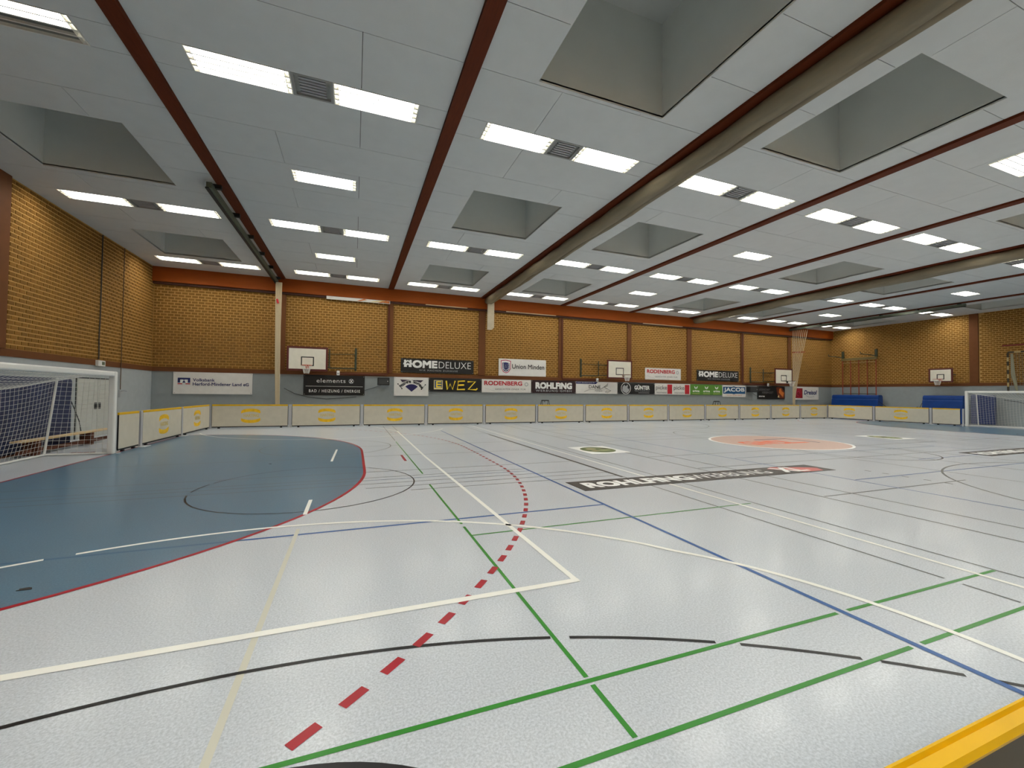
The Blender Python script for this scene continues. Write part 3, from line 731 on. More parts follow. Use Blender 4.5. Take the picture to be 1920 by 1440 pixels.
rope_track(39.82, 'dark green rope track under the last ceiling beam on the right', '', True)
t = thing('wall_disc', 'small round white disc on the wall beside the left rope bundle', 'disc', (4.87, YB - 0.03, 2.08))
for r_, m_, n_ in ((0.09, WHITE, 'disc'), (0.05, DGREY, 'disc_centre')):
    MB().tube([(0, 0.02, 0), (0, -0.02 if r_ > 0.06 else -0.025, 0)], r_, 16).obj(n_, m_, t)

# ---------------------------------------------------------------- partition curtains gathered under two beams
def curtain(x, label, seed):
    random.seed(seed)
    t = thing('partition_curtain', label, 'curtain', (x, 9.0, ZC))
    for nm, cx, cz, rx, rz_ in (('curtain_roll', 0.22, -0.21, 0.19, 0.19), ('curtain_fold', 0.36, -0.32, 0.085, 0.10)):
        m = MB(); ys = [-13.3 + i * 0.55 for i in range(49)]; k = 14; n_ = 0
        for i, y in enumerate(ys):
            wv = 0.03 * math.sin(y * 1.7 + cx * 9) + random.uniform(-0.018, 0.018); sc = 1 + random.uniform(-0.07, 0.07)
            for j in range(k):
                a = 2 * PI * j / k
                m.v.append((cx + math.cos(a) * rx * sc, y, cz + wv * 0.6 + math.sin(a) * rz_ * sc))
        for i in range(len(ys) - 1):
            for j in range(k):
                j2 = (j + 1) % k; m.f.append((i * k + j, i * k + j2, (i + 1) * k + j2, (i + 1) * k + j))
        m.f.append(tuple(reversed(range(k)))); m.f.append(tuple((len(ys) - 1) * k + j for j in range(k)))
        m.obj(nm, CURT, t, smooth=True)
    return t
cu1 = curtain(14.98, 'long grey brown partition curtain rolled up under the third beam', 3)
cu2 = curtain(29.95, 'far grey brown partition curtain rolled up under the sixth beam', 8)
e = MB().prism([(0, 0), (0.36, 0), (0.36, 0.05), (0, 0.05)], 0, 1) ; e = MB()
e.xprism([(0.18, -0.1), (0.56, -0.1), (0.56, -1.72), (0.42, -1.85), (0.18, -1.85)], 12.95, 13.05)
e.obj('curtain_end', CURT2, cu1)

# ---------------------------------------------------------------- banners on the back wall
def wtext(txt, m, x, z, h, wd, par, y=-0.013, bold=0.0, rot=0.0, name='lettering', spacing=1.0, shear=0.0):
    me = text_mesh(txt, m, wd, h, bold, spacing, shear)
    o = bpy.data.objects.new(name, me); C.objects.link(o); o.parent = par
    o.rotation_euler = (PI / 2, -rot if False else 0, 0); o.location = (x, y, z)
    if rot: o.rotation_euler = Matrix.Rotation(-rot, 4, 'Y').to_3x3().to_4x4().__matmul__(Matrix.Rotation(PI / 2, 4, 'X')).to_euler()
    return o
def wpoly(pts, m, par, y=-0.0125, name='printed_shape'):
    return MB().poly([(x, y, z) for x, z in pts]).obj(name, m, par)
def rect(x0, x1, z0, z1): return [(x0, z0), (x1, z0), (x1, z1), (x0, z1)]
def ring(cx, cz, rx, rz_, wd, m, par, y=-0.013, a0=0, a1=360, k=24, name='printed_ring'):
    mb = MB()
    for i in range(k):
        t0, t1 = math.radians(a0 + (a1 - a0) * i / k), math.radians(a0 + (a1 - a0) * (i + 1) / k)
        mb.poly([(cx + (rx - wd) * math.cos(t0), y, cz + (rz_ - wd) * math.sin(t0)), (cx + rx * math.cos(t0), y, cz + rz_ * math.sin(t0)),
                 (cx + rx * math.cos(t1), y, cz + rz_ * math.sin(t1)), (cx + (rx - wd) * math.cos(t1), y, cz + (rz_ - wd) * math.sin(t1))])
    return mb.obj(name, m, par)
def banner(x0, x1, z0, z1, m, label, yoff=0.0):
    t = thing('banner', label, 'banner', (x0, YB - 0.05 - yoff, z0))
    W_, H_ = x1 - x0, z1 - z0
    mb = MB(); nx, nz = max(4, int(W_ / 0.25)), 5      # sheet with slight waves, printed side kept flat enough
    mb.box(0, W_, -0.008, 0.03, 0, H_)
    mb.obj('sheet', m, t)
    for (a, c) in ((0.05, 0.05), (W_ - 0.05, 0.05), (0.05, H_ - 0.05), (W_ - 0.05, H_ - 0.05)) if H_ > 0.3 else ():
        MB().tube([(a, -0.006, c), (a, -0.012, c)], 0.018, 8).obj('eyelet', GREY, t)
    return t, W_, H_
YW = 0.0
b, W_, H_ = banner(0.81, 3.83, 1.435, 2.41, BW, 'white banner with navy and red bank mark, far left of back wall')
wpoly(rect(0.16, 0.62, 0.50, 0.72), TN, b); wpoly([(0.22, 0.5), (0.36, 0.5), (0.36, 0.66), (0.22, 0.66)], TN, b)
wpoly([(0.25, 0.5), (0.33, 0.5), (0.39, 0.62), (0.45, 0.5), (0.53, 0.5), (0.53, 0.64), (0.25, 0.64)], TW, b, -0.013)
wpoly([(0.36, 0.66), (0.42, 0.66), (0.39, 0.60)], TN, b, -0.0135)
wpoly(rect(0.16, 0.33, 0.43, 0.47), TR, b); wpoly(rect(0.45, 0.62, 0.43, 0.47), TR, b)
wtext('Volksbank', TN, 0.72, 0.57, 0.13, 0.82, b, bold=0.015); wtext('Herford-Mindener Land eG', TN, 0.72, 0.38, 0.14, 2.16, b, bold=0.015)
b, W_, H_ = banner(5.98, 8.79, 1.43, 2.42, BK, 'black banner with white lettering and thin line, under the left backboard')
wtext('elements', TW, 0.58, 0.62, 0.2, 1.32, b, spacing=1.1); ring(2.17, 0.71, 0.12, 0.12, 0.03, TG, b)
wpoly([(2.09, 0.63), (2.12, 0.62), (2.25, 0.79), (2.22, 0.80)], TW, b, -0.0135); wpoly([(2.22, 0.62), (2.25, 0.63), (2.12, 0.80), (2.09, 0.79)], TW, b, -0.014)
wpoly(rect(0.1, 2.72, 0.43, 0.445), TW, b); wtext('BAD / HEIZUNG / ENERGIE', TW, 0.25, 0.14, 0.14, 2.34, b, bold=0.01, spacing=1.25)
b, W_, H_ = banner(6.93, 9.96, 6.20, 6.355, BW, 'white and orange banner half hidden under the wooden fascia', -0.03)
b.location.y = YB - 0.155
wtext('HANDBALL SPORTVEREIN', TB, 0.5, 0.25, 0.13, 1.25, b, bold=0.02) if False else None
for i, (px, ww) in enumerate(((1.4, 0.5), (2.0, 0.9), (2.4, 0.6))):
    wpoly([(px, 0.02), (px + ww * 0.3, 0.0 + 0.02), (px + ww, 0.11), (px + ww * 0.7, 0.15)], TO if i != 1 else TC, b, -0.0125 - i * 0.0004)
wpoly([(2.72, 0.03), (3.0, 0.02), (3.0, 0.14), (2.6, 0.10)], TO, b, -0.014)
b, W_, H_ = banner(10.24, 12.03, 1.43, 2.415, BW, 'white banner with dark blue wedge and arched blackletter words')
NV2 = P('print_deep_navy', (26, 22, 84)); DKV = P('print_plum', (44, 26, 52))
wpoly([(0.3, 0.86), (0.85, 0.84), (0.6, 0.79), (0.42, 0.72)], DKV, b); wpoly([(0.85, 0.84), (1.52, 0.84), (1.36, 0.70), (1.15, 0.78)], DKV, b)
fan = [(0.9, 0.22)] + [(0.9 + 0.44 * math.sin(math.radians(a)), 0.22 + 0.40 * math.cos(math.radians(a)) + 0.0) for a in (48, 36, 24, 12, 0, -12, -24, -36, -48)]
fan = [(x, z) for x, z in fan]; wpoly(fan, NV2, b)
word = 'Rottferei Schmiede'
for i, ch in enumerate(word):
    if ch == ' ': continue
    a = math.radians(-54 + 108 * i / (len(word) - 1)); r_ = 0.62
    me = text_mesh(ch, TB, None, 0.11 if ch.islower() else 0.14, 0.03); o = bpy.data.objects.new('letter', me); C.objects.link(o); o.parent = b
    Rm = Matrix.Rotation(a, 4, 'Y') @ Matrix.Rotation(PI / 2, 4, 'X'); o.matrix_local = Matrix.Translation((0.87 + (r_) * math.sin(a), -0.013, 0.07 + r_ * math.cos(a))) @ Rm
for (x0_, z0_, x1_, z1_) in ((0.2, 0.62, 0.4, 0.38), (1.62, 0.60, 1.42, 0.36)):
    MB().tube([(x0_, -0.012, z0_), (x1_, -0.012, z1_)], 0.012, 4).obj('printed_stroke', TB, b)
    for q in ((x0_, z0_), (x1_, z1_)): ring(q[0], q[1], 0.035, 0.035, 0.034, TB, b, k=10)
b, W_, H_ = banner(12.04, 15.00, 1.675, 2.405, BK, 'black banner with large yellow WEZ lettering and square E mark')
wpoly(rect(0.28, 0.76, 0.12, 0.62), TC, b); wpoly(rect(0.32, 0.72, 0.2, 0.59), P('print_steel_blue', (40, 76, 120)), b, -0.013)
for z in (0.22, 0.36, 0.50): wpoly(rect(0.40, 0.68, z, z + 0.065), TY, b, -0.0135)
wpoly(rect(0.40, 0.47, 0.22, 0.56), TY, b, -0.014)
for pts in ([(0.95, 0.6), (1.02, 0.12), (1.17, 0.42), (1.3, 0.12), (1.45, 0.6)], [(2.0, 0.6), (1.62, 0.58), (1.58, 0.12), (2.0, 0.13)], [(1.62, 0.36), (1.95, 0.38)], [(2.15, 0.56), (2.6, 0.58), (2.2, 0.14), (2.65, 0.12), (2.72, 0.2)]):
    MB().tube([(x, -0.012, z) for x, z in pts], 0.042, 6).obj('lettering', TY, b)
def rodenberg(x0, x1, z0, z1, lab):
    b, W_, H_ = banner(x0, x1, z0, z1, BW, lab)
    wtext('RODENBERG', TR, 0.14, H_ * 0.56, 0.23, 2.3, b, bold=0.03); ring(W_ - 0.3, H_ * 0.66, 0.12, 0.12, 0.05, TG, b)
    wtext('GESICHTER EINER TÜR', TGD, 0.78, H_ * 0.2, 0.11, 1.9, b, bold=0.0, shear=0.15)
    MB().tube([(0.15, -0.01, 0.25), (0.5, -0.01, 0.16), (0.8, -0.01, 0.06)], 0.006, 4).obj('printed_stroke', TG, b)
rodenberg(15.03, 18.05, 1.665, 2.41, 'white banner with red capitals in the lower row, left of the black and red one')
rodenberg(26.27, 29.25, 2.65, 3.42, 'white banner with red capitals hung on the brick above the lower row')
def home(x0, x1, z0, z1, lab):
    b, W_, H_ = banner(x0, x1, z0, z1, BK, lab); s = W_ / 3.95
    # the H with a little house cut into it
    for r_ in (rect(0.16, 0.27, 0.30, 0.68), rect(0.44, 0.55, 0.30, 0.68)): wpoly(r_, TW, b)
    wpoly([(0.12, 0.42), (0.355, 0.60), (0.59, 0.42), (0.59, 0.50), (0.355, 0.68), (0.12, 0.50)], TW, b, -0.013)
    wpoly([(0.22, 0.30), (0.49, 0.30), (0.49, 0.42), (0.355, 0.52), (0.22, 0.42)], TW, b, -0.0135); wpoly(rect(0.31, 0.40, 0.30, 0.40), BK, b, -0.0139)
    wtext('OME', TW, 0.62, 0.29, 0.36, 1.28, b, bold=0.05); wtext('DELUXE', TW, 2.0, 0.28, 0.36, 1.8, b, bold=-0.012)
    wtext('WIR MACHEN ZUHAUSE', TG, 0.95, 0.10, 0.09, 2.1, b, bold=0.0, spacing=1.3)
home(10.57, 14.53, 2.66, 3.42, 'black banner with white house logo capitals on brick, between second and third pilasters')
home(30.70, 34.63, 2.66, 3.42, 'black banner with white house logo capitals on brick at right, above the blue one')
b, W_, H_ = banner(16.02, 19.01, 2.64, 3.62, BW, 'white banner with pink and blue club shield hung on the brick')
sh = [(0.12, 0.88), (0.42, 0.92), (0.74, 0.86), (0.74, 0.42), (0.60, 0.20), (0.44, 0.14), (0.26, 0.22), (0.14, 0.44)]
wpoly(sh, P('print_magenta', (176, 44, 92)), b); wpoly([(0.43 + (x - 0.43) * 0.86, 0.53 + (z - 0.53) * 0.88) for x, z in sh], TW, b, -0.0128)
wpoly([(0.43 + (x - 0.43) * 0.72, 0.5 + (z - 0.53) * 0.7) for x, z in sh], TN, b, -0.0131)
MB().tube([(0.27, -0.013, 0.72), (0.28, -0.013, 0.4), (0.44, -0.013, 0.3), (0.6, -0.013, 0.4), (0.6, -0.013, 0.72)], 0.022, 5).obj('shield_letter', TW, b)
MB().tube([(0.38, -0.014, 0.42), (0.38, -0.014, 0.68), (0.5, -0.014, 0.42), (0.5, -0.014, 0.68)], 0.016, 5).obj('shield_letter', TG, b)
wtext('Union Minden', TB, 0.82, 0.42, 0.26, 2.05, b, bold=0.012)
b, W_, H_ = banner(18.06, 21.05, 1.66, 2.42, mat('banner_wine_black', (38, 12, 18), 0.45), 'black and dark red banner with heavy white capitals in the lower row')
wtext('ROHLFiNG', TW, 0.3, 0.28, 0.34, 2.4, b, bold=0.055); wtext('WERBUNG·GMBH', TG, 0.3, 0.08, 0.12, 2.4, b, bold=0.015, spacing=1.3)
wpoly(rect(1.74, 1.82, 0.61, 0.68), TR, b, -0.0135)
b, W_, H_ = banner(21.06, 24.10, 1.66, 2.40, BW, 'white banner with navy web strip and leaf drawing, under the middle backboard')
wpoly([(0.02, 0.60), (1.42, 0.60), (1.58, 0.735), (0.02, 0.735)], TN, b); wtext('www.danekaempen.de', TW, 0.08, 0.63, 0.08, 1.25, b, y=-0.0135)
wtext('DANE', TB, 0.92, 0.33, 0.2, 0.85, b, bold=0.01); wtext('Kaempen', TB, 1.35, 0.13, 0.1, 0.55, b, shear=0.3)
for pts in ([(0.6, 0.12), (0.9, 0.24), (1.4, 0.28), (1.75, 0.26), (2.2, 0.55), (2.3, 0.66), (2.28, 0.5), (2.0, 0.42)], [(2.05, 0.42), (2.3, 0.3), (2.55, 0.2), (2.3, 0.06), (2.1, 0.1), (2.2, 0.18), (2.55, 0.2)]):
    MB().tube([(x, -0.012, z) for x, z in pts], 0.013, 4).obj('printed_stroke', TGD, b)
b, W_, H_ = banner(24.12, 27.04, 1.67, 2.38, BK, 'black banner with white ring emblem and white capitals')
ring(0.62, 0.36, 0.38, 0.38, 0.035, TW, b, y=-0.016, k=32)
wpoly([(0.62 + 0.345 * math.cos(a), 0.36 + 0.345 * math.sin(a)) for a in [2 * PI * i / 24 for i in range(24)]], BK, b, -0.0145)
wpoly([(0.34, 0.22), (0.36, 0.45), (0.5, 0.60), (0.58, 0.5), (0.7, 0.55), (0.72, 0.62), (0.78, 0.52), (0.74, 0.4), (0.82, 0.3), (0.9, 0.4), (0.86, 0.18), (0.7, 0.05), (0.5, 0.1)], TG, b, -0.0155)
wtext('GÜNTER', TW, 1.3, 0.30, 0.3, 1.2, b, bold=0.03); wtext('TEXTILDRUCK', TG, 1.3, 0.17, 0.08, 1.2, b, spacing=1.2); wpoly(rect(1.6, 2.48, 0.07, 0.095), TG, b)
b, W_, H_ = banner(27.06, 30.08, 1.66, 2.39, BW, 'white banner with two red squares and grey lowercase words')
for q in (0.0, 1.5):
    wtext('picke', TGD, 0.08 + q, 0.25, 0.36, 0.92, b, bold=0.005); wtext('betonwaren', TGD, 0.14 + q, 0.08, 0.12, 0.85, b); wpoly(rect(1.04 + q, 1.44 + q, 0.05, 0.68), TR, b, -0.0145)
b, W_, H_ = banner(30.10, 33.02, 1.665, 2.39, BG, 'green banner with three white leaf wing marks')
for q in (0.32, 1.28, 2.22):
    wpoly([(q, 0.62), (q + 0.14, 0.52), (q + 0.17, 0.40), (q + 0.05, 0.46)], TW, b); wpoly([(q + 0.34, 0.62), (q + 0.20, 0.52), (q + 0.17, 0.40), (q + 0.29, 0.46)], TW, b, -0.013)
    wtext('erima', TW, q - 0.12, 0.2, 0.14, 0.6, b, bold=0.03); wpoly(rect(q - 0.14, q + 0.5, 0.08, 0.1), TC, b)
b, W_, H_ = banner(33.05, 35.33, 1.535, 2.375, BW, 'white and blue banner with broad white capitals left of the speaker')
wpoly(rect(0.06, 2.22, 0.24, 0.74), TBL, b); ring(1.1, 0.49, 0.32, 0.29, 0.28, TBL, b, y=-0.0128)
wtext('JACOB', TW, 0.14, 0.33, 0.34, 2.0, b, y=-0.0134, bold=0.03); wtext('WIR SIND BESSER GEBAUT', TO, 0.4, 0.09, 0.07, 1.5, b)
b, W_, H_ = banner(36.55, 39.47, 1.405, 2.385, BK, 'black banner with orange glowing player picture at its right side')
wpoly([(1.95, 0.9), (2.1, 0.3), (2.35, 0.06), (2.85, 0.05), (2.88, 0.5), (2.6, 0.85), (2.3, 0.95)], P('print_rust', (110, 44, 18)), b)
wpoly([(2.3, 0.8), (2.25, 0.5), (2.5, 0.3), (2.7, 0.15), (2.8, 0.5), (2.55, 0.62), (2.5, 0.85)], TO, b, -0.013)
wpoly([(2.1, 0.15), (2.3, 0.12), (2.25, 0.35)], TC, b, -0.0134)
wtext('LEIDENSCHAFT', TGD, 0.12, 0.64, 0.15, 1.2, b, bold=0.02, shear=0.2); wtext('VERBINDET', TGD, 0.45, 0.42, 0.15, 1.2, b, bold=0.02, shear=0.2); wtext('4 yellow', TW, 0.12, 0.16, 0.12, 0.6, b, bold=0.03)  if False else wtext('stores', TW, 0.12, 0.16, 0.10, 0.6, b, bold=0.03)
b, W_, H_ = banner(40.48, 43.35, 1.38, 2.39, BW, 'white banner with red square swirl, last one at the right of the back wall')
wpoly(rect(0.05, 0.98, 0.12, 0.9), P('print_crimson', (128, 14, 26)), b); ring(0.5, 0.48, 0.34, 0.34, 0.04, TR, b); ring(0.5, 0.48, 0.2, 0.2, 0.03, TP, b, a0=0, a1=290)
wtext('Dreisol', TN, 1.15, 0.42, 0.32, 1.5, b, bold=0.03, shear=0.25); ring(1.9, 0.45, 0.6, 0.25, 0.02, TGD, b, a0=200, a1=320)
# slivers of banners tucked under the fascia
for x0_, x1_, l_ in ((11.8, 14.1, 'thin white banner edge under the fascia between second and third pilasters'), (16.4, 19.6, 'thin pale banner edge under the fascia right of the hanging curtain end'), (26.0, 29.3, 'thin pale banner edge under the fascia left of the sixth pilaster')):
    banner(x0_, x1_, 6.315, 6.358, mat('banner_shaded', (200, 176, 140), 0.6), l_)[0].location.y = YB - 0.16

# ---------------------------------------------------------------- basketball backboards
def ringpts(cx, cy, cz, r, k=20): return [(cx + r * math.cos(2 * PI * i / k), cy + r * math.sin(2 * PI * i / k), cz) for i in range(k)]
def backboard(label, loc, rz, W_=1.8, H_=1.08, off=0.45, rim_dx=0.0, side=1, frame=True, rimm=RIM):
    """local: faces -y, centre bottom of the board at origin; wall at y=+off"""
    t = thing('basketball_backboard', label, 'basketball hoop', loc, rz, 'basketball backboards')
    w_ = 0.06; bd = box('board', BOARD, -W_ / 2, W_ / 2, 0, 0.03, 0, H_, t)
    e = MB()
    for q in (rect(-W_ / 2 - w_ * .5, W_ / 2 + w_ * .5, -w_ * .5, w_), rect(-W_ / 2 - w_ * .5, W_ / 2 + w_ * .5, H_ - w_, H_ + w_ * .5), rect(-W_ / 2 - w_ * .5, -W_ / 2 + w_, w_, H_ - w_), rect(W_ / 2 - w_, W_ / 2 + w_ * .5, w_, H_ - w_)):
        e.box(q[0][0], q[1][0], -0.006, 0.034, q[0][1], q[2][1])
    e.obj('border', MAROON, bd)
    iw, ih, iz, lw = 0.295 * W_ / 1.8, 0.42 * H_ / 1.05, 0.19 * H_, 0.045
    f = MB()
    for q in ((-iw, iw, iz, iz + lw), (-iw, iw, iz + ih - lw, iz + ih), (-iw, -iw + lw, iz + lw, iz + ih - lw), (iw - lw, iw, iz + lw, iz + ih - lw)): f.box(q[0], q[1], -0.004, 0.001, q[2], q[3])
    f.obj('target_rectangle', BLACK, bd)
    rim = MB().tube(ringpts(rim_dx, -0.36, iz + 0.01, 0.225), 0.012, 6, close=True); rim.tube([(rim_dx - 0.1, 0, iz + 0.01), (rim_dx - 0.06, -0.14, iz + 0.01)], 0.012, 5); rim.tube([(rim_dx + 0.1, 0, iz + 0.01), (rim_dx + 0.06, -0.14, iz + 0.01)], 0.012, 5)
    rim.box(rim_dx - 0.08, rim_dx + 0.08, -0.02, 0.0, iz - 0.12, iz + 0.03)
    ro = rim.obj('rim', rimm, t)
    nt = MB()
    for i in range(12):
        for s in (1, -1):
            pts = []
            for j in range(5):
                q = j / 4; a = 2 * PI * i / 12 + s * q * 0.8; r_ = 0.22 * (1 - 0.5 * q ** 0.7); pts.append((rim_dx + r_ * math.cos(a), -0.36 + r_ * math.sin(a), iz - 0.38 * q))
            nt.tube(pts, 0.006, 3)
    nt.obj('hoop_net', NET, ro)
    if frame:     # hinged steel wall frame
        a0 = side * (W_ / 2 + 0.08); a1 = side * (W_ / 2 + 1.3)
        m = MB()
        m.tube([(a0, off - 0.1, 0.15), (a0, off - 0.1, H_)], 0.03, 6).tube([(a1, off - 0.04, 0.15), (a1, off - 0.04, H_ + 0.05)], 0.03, 6)
        m.tube([(a0, off - 0.1, 0.16), (a1, off - 0.06, 0.16)], 0.028, 6).tube([(a0, off - 0.1, 0.85), (a1, off - 0.06, 0.88)], 0.014, 6)
        m.obj('wall_frame', DARKG, t)
        m = MB()
        for z in (0.2, 0.85):
            for x in (-0.5, 0.5): m.tube([(x, 0.03, z), (x, off - 0.02, z)], 0.022, 6)
            m.tube([(a0, off - 0.1, z), (0, off - 0.08, z)], 0.022, 6)
        m.box(a1 - 0.05, a1 + 0.05, off - 0.04, off, 0.05, H_ + 0.1)
        m.obj('bracket_arm', DARKG, t)
    else:
        m = MB()
        for x in (-0.3, 0.3): m.tube([(x, 0.03, 0.5), (x, off, 0.5)], 0.03, 6)
        m.obj('bracket_arm', DARKG, t)
    return t
backboard('left backboard above the black lettered banner, near the ropes', (6.18, YB - 0.5, 2.62), 0, 1.72, 1.1, 0.49)
backboard('middle backboard, its dark frame to the left, at the fifth pilaster', (23.6, YB - 1.0, 2.62), 0, 1.76, 1.1, 0.99, rim_dx=0.28, side=-1, rimm=mat('rim_dark', (120, 84, 60), 0.5))
backboard('right backboard beside the bundle of spread ropes', (38.05, YB - 1.0, 2.53), 0, 1.8, 1.12, 0.99, rim_dx=0.35, side=-1, rimm=BLACK)
backboard('small low backboard on the right end wall above the blue mats', (44.0, 15.28, 2.68), -PI / 2, 1.14, 0.86, 0.99, frame=False, rim_dx=0.0)

# ---------------------------------------------------------------- speakers, sensors, cables and pipes at the back wall
def speaker(x0, x1, z0, z1, lab):
    t = thing('wall_speaker', lab, 'speaker', ((x0 + x1) / 2, YB - 0.3, z0)); h = (x1 - x0) / 2
    box('cabinet', BLACK, -h, h, -0.15, 0.15, 0, z1 - z0, t, bevel=0.02); box('grille', DGREY, -h + 0.04, h - 0.04, -0.158, -0.15, 0.04, z1 - z0 - 0.04, t)
    MB().tube([(0, 0.15, (z1 - z0) * 0.8), (0, 0.29, (z1 - z0) * 0.8)], 0.03, 8).obj('wall_bracket', DGREY, t)
    MB().tube([(h * 0.7, -0.155, 0.2), (h * 0.7, -0.165, 0.2)], 0.02, 8).obj('lamp_dot', TW, t)
speaker(9.40, 9.98, 1.97, 2.35, 'small black speaker right of the black lettered banner')
speaker(35.3, 36.1, 1.9, 2.31, 'black speaker covering the corner of the white and blue banner')
for x, z, l in ((7.53, 2.53, 'small white sensor on the brown band below the left backboard'), (22.57, 2.5, 'small white sensor above the navy web strip banner'), (37.62, 2.47, 'small white sensor left of the right backboard')):
    t = thing('wall_sensor', l, 'sensor', (x, YB - 0.09, z)); box('housing', WHITE, -0.07, 0.07, -0.04, 0.05, -0.1, 0.13, t, bevel=0.02); box('lens', mat('lens_grey', (150, 150, 150), 0.3), -0.04, 0.04, -0.05, -0.04, -0.05, 0.02, t)
def cable(pts, r, m, lab, cat='cable', name='hanging_cable'): return tag(MB().tube(pts, r, 6).obj(name, m), lab, cat)
cable([(5.15, YB - 0.1, 1.75), (5.6, YB - 0.05, 1.5), (6.2, YB - 0.04, 1.33), (7.0, YB - 0.04, 1.24), (7.8, YB - 0.04, 1.3), (8.4, YB - 0.04, 1.36)], 0.012, DGREY, 'thin dark cable sagging below the left black lettered banner')
cable([(8.8, YB - 0.04, 1.7), (9.2, YB - 0.05, 1.82), (9.6, YB - 0.14, 1.98)], 0.01, DGREY, 'short cable rising to the left speaker')
cable([(35.9, YB - 0.1, 1.88), (36.3, YB - 0.04, 1.72), (36.5, YB - 0.04, 1.62)], 0.01, DGREY, 'short cable under the right speaker')
cable([(9.93, YB - 0.1, 6.25), (9.93, YB - 0.1, 2.62), (9.86, YB - 0.09, 2.53), (9.7, YB - 0.07, 2.5), (7.62, YB - 0.07, 2.5)], 0.022, MAROON, 'maroon pipe down the second pilaster, bending along the brown band', 'pipe', 'wall_pipe')
cable([(20.05, YB - 0.1, 6.25), (20.05, YB - 0.1, 2.62), (20.12, YB - 0.09, 2.53), (20.3, YB - 0.07, 2.5), (22.5, YB - 0.07, 2.5)], 0.022, MAROON, 'maroon pipe down the fourth pilaster, bending right', 'pipe', 'wall_pipe')
cable([(34.95, YB - 0.1, 6.25), (34.95, YB - 0.1, 2.62), (35.05, YB - 0.07, 2.5), (37.5, YB - 0.07, 2.5)], 0.022, MAROON, 'maroon pipe down the seventh pilaster, bending right', 'pipe', 'wall_pipe')
def trestle(x, lab):
    t = thing('trestle', lab, 'trestle', (x, 21.35, 0)); h = 1.24
    for y in (-0.2, 0.2):
        MB().tube([(-0.34, y * 1.6, 0), (-0.2, y * 0.3, h)], 0.016, 6).obj('leg', BLACK, t); MB().tube([(0.34, y * 1.6, 0), (0.2, y * 0.3, h)], 0.016, 6).obj('leg', BLACK, t)
    MB().tube([(-0.22, 0, h), (0.22, 0, h)], 0.03, 6).obj('top_bar', BLACK, t); MB().tube([(-0.05, 0, h), (-0.02, 0, h - 0.1)], 0.015, 5).obj('catch', BLACK, t)
trestle(18.45, 'dark folding trestle top showing above the fifth and sixth boards'); trestle(31.3, 'dark folding trestle top showing below the green banner')

# ---------------------------------------------------------------- right end wall
t = thing('climbing_poles', 'climbing frame with red brown poles on the right end wall', 'climbing frame', (44.7, 20.35, 0))
for i in range(5):
    y = -1.13 + i * 0.565
    MB().tube([(0, y, 0.0), (0, y, 4.55)], 0.03, 8).obj('pole', REDW, t)
box('top_beam', mat('frame_olive', (108, 92, 50), 0.6), -0.06, 0.06, -1.2, 1.2, 4.5, 4.68, t)
MB().tube([(0, -1.13, 4.32), (0, 1.13, 4.32)], 0.025, 6).obj('cross_bar', mat('bar_pale', (170, 140, 90), 0.5), t)
MB().tube([(0.1, -1.13, 1.9), (0.1, 1.13, 1.9)], 0.02, 6).obj('cross_bar', DARKG, t)
for s in (-1.13, 1.13):
    br = box('wall_bracket', DARKG, 0.0, 0.1, s - 0.07, s + 0.07, 4.68, 5.25, t)
    MB().tube([(0, s, 4.75), (-0.35, s + 0.35, 4.85), (-0.7, s + 0.6, 4.9), (-0.72, s + 0.62, 5.05)], 0.03, 6).obj('hook_arm', DARKG, br)
def thick_mat(y0, y1, lab, g=-1):
    t = thing('crash_mat', lab, 'mat', (44.22, (y0 + y1) / 2, 0.0)); hy = (y1 - y0) / 2
    m = MB(); prof = [(-0.28, 0.02), (-0.32, 0.4), (-0.34, 1.0), (-0.30, 1.45), (-0.24, 1.50), (-0.26, 1.56), (-0.24, 1.72), (-0.16, 1.80), (0.2, 1.80), (0.3, 1.7), (0.32, 0.02)]
    m.xprism([(x, z) for x, z in prof], -hy, hy)
    o = m.obj('mat_body', MATB, t, smooth=False); bv = o.modifiers.new('b', 'BEVEL'); bv.width = 0.05; bv.segments = 3; bv.limit_method = 'ANGLE'; bv.angle_limit = 0.5
    box('seam', mat('mat_seam', (44, 88, 156), 0.3), -0.305, -0.285, -hy + 0.15, hy - 0.3, 1.455, 1.475, t)
    MB().tube([(-0.28, g * (hy - 0.05), 1.4), (0.15, g * (hy + 0.35), 0.9), (0.4, g * (hy + 0.75), 0.4)], 0.012, 5).obj('strap', BLACK, t)
thick_mat(18.7, 21.85, 'glossy blue crash mat in front of the climbing frame'); thick_mat(14.2, 17.3 - 1.1, 'glossy blue crash mat below the small right backboard', 1)
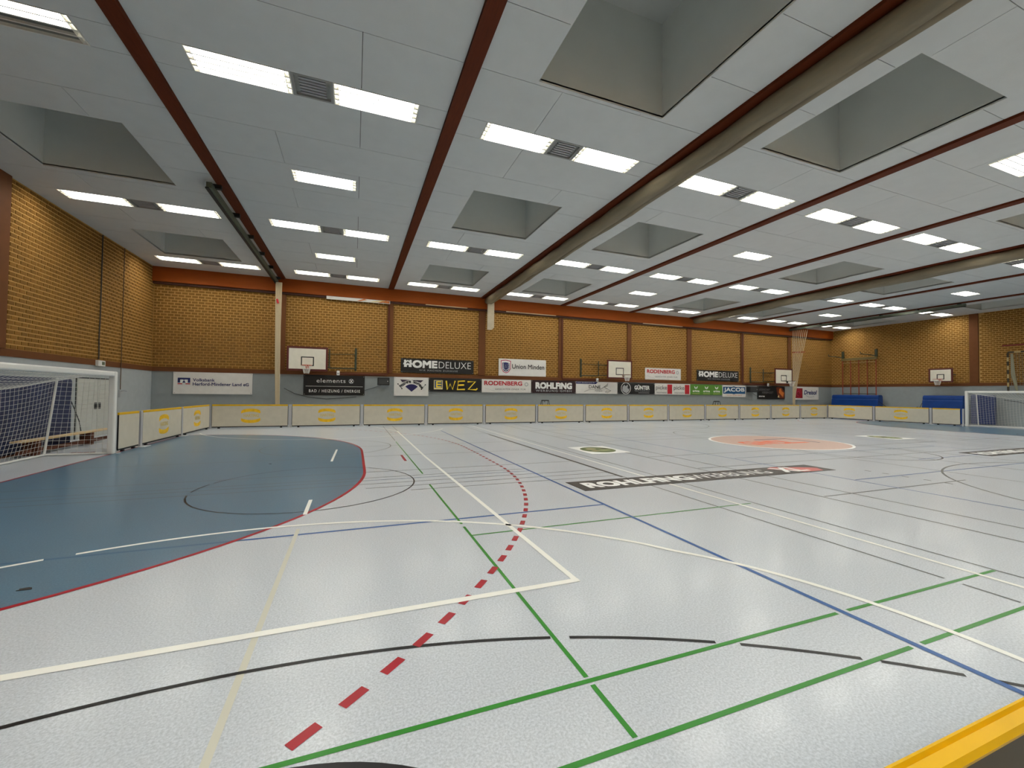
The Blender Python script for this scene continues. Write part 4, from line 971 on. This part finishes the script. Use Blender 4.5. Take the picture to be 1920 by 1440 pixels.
crash_mat('crash_mat', 'dark blue mat standing behind the right goal net', mat('mat_dark_blue', (24, 44, 96), 0.45), 44.1, 44.4, 12.9, 13.95, 0.05, 1.85, False)
# handball goal hung up on the end wall
t = thing('handball_goal', 'small goal with dark and white striped posts hung on the right wall', 'goal', (44.6, 11.1, 2.1))
def striped(p0, p1, n_, nm):
    par = None
    for i in range(n_):
        a = Vector(p0).lerp(Vector(p1), i / n_); b_ = Vector(p0).lerp(Vector(p1), (i + 1) / n_)
        o = MB().tube([a, b_], 0.045, 6).obj(nm, mat('stripe_dark', (48, 42, 30), 0.6) if i % 2 == 0 else mat('stripe_tan', (176, 154, 108), 0.6), t)
striped((0, 1.4, 2.25), (0, 1.4, 0), 9, 'post_segment'); striped((0, -1.5, 2.25), (0, -1.5, 0), 9, 'post_segment'); striped((0, 1.4, 2.3), (0, -1.5, 2.3), 11, 'crossbar_segment')
nn = MB()
for i in range(25): nn.tube([(0.15, 1.35 - i * 0.116, 2.25), (0.25, 1.35 - i * 0.116, 0.1)], 0.006, 3)
for i in range(18): nn.tube([(0.15 + i * 0.006, 1.35, 2.25 - i * 0.125), (0.15 + i * 0.006, -1.45, 2.25 - i * 0.125)], 0.006, 3)
nn.obj('net', mat('net_grey', (150, 146, 130), 0.8), t)
MB().tube([(0.05, 1.25, 2.2), (0.0, 1.2, 1.0), (0.1, 1.05, -0.2)], [0.05, 0.09, 0.04], 8).obj('net_bunch', mat('net_bunch', (140, 138, 118), 0.8), t)
tag(MB().tube([(44.7, 12.75, 4.82), (44.7, 9.5, 4.82)], 0.045, 8).obj('wall_bar', mat('bar_red', (120, 24, 26), 0.5)), 'dark red bar fixed above the hung up goal', 'bar')
cable([(44.985, 16.9, 1.0), (44.985, 17.8, 0.6), (44.985, 18.3, 0.95)], 0.015, DGREY, 'dark cord on the wall between the two blue mats')
cable([(44.985, 12.8, 1.55), (44.985, 12.2, 1.45), (44.985, 11.6, 1.2), (44.985, 10.8, 1.15)], 0.015, DGREY, 'dark cord drooping on the wall behind the right goal')
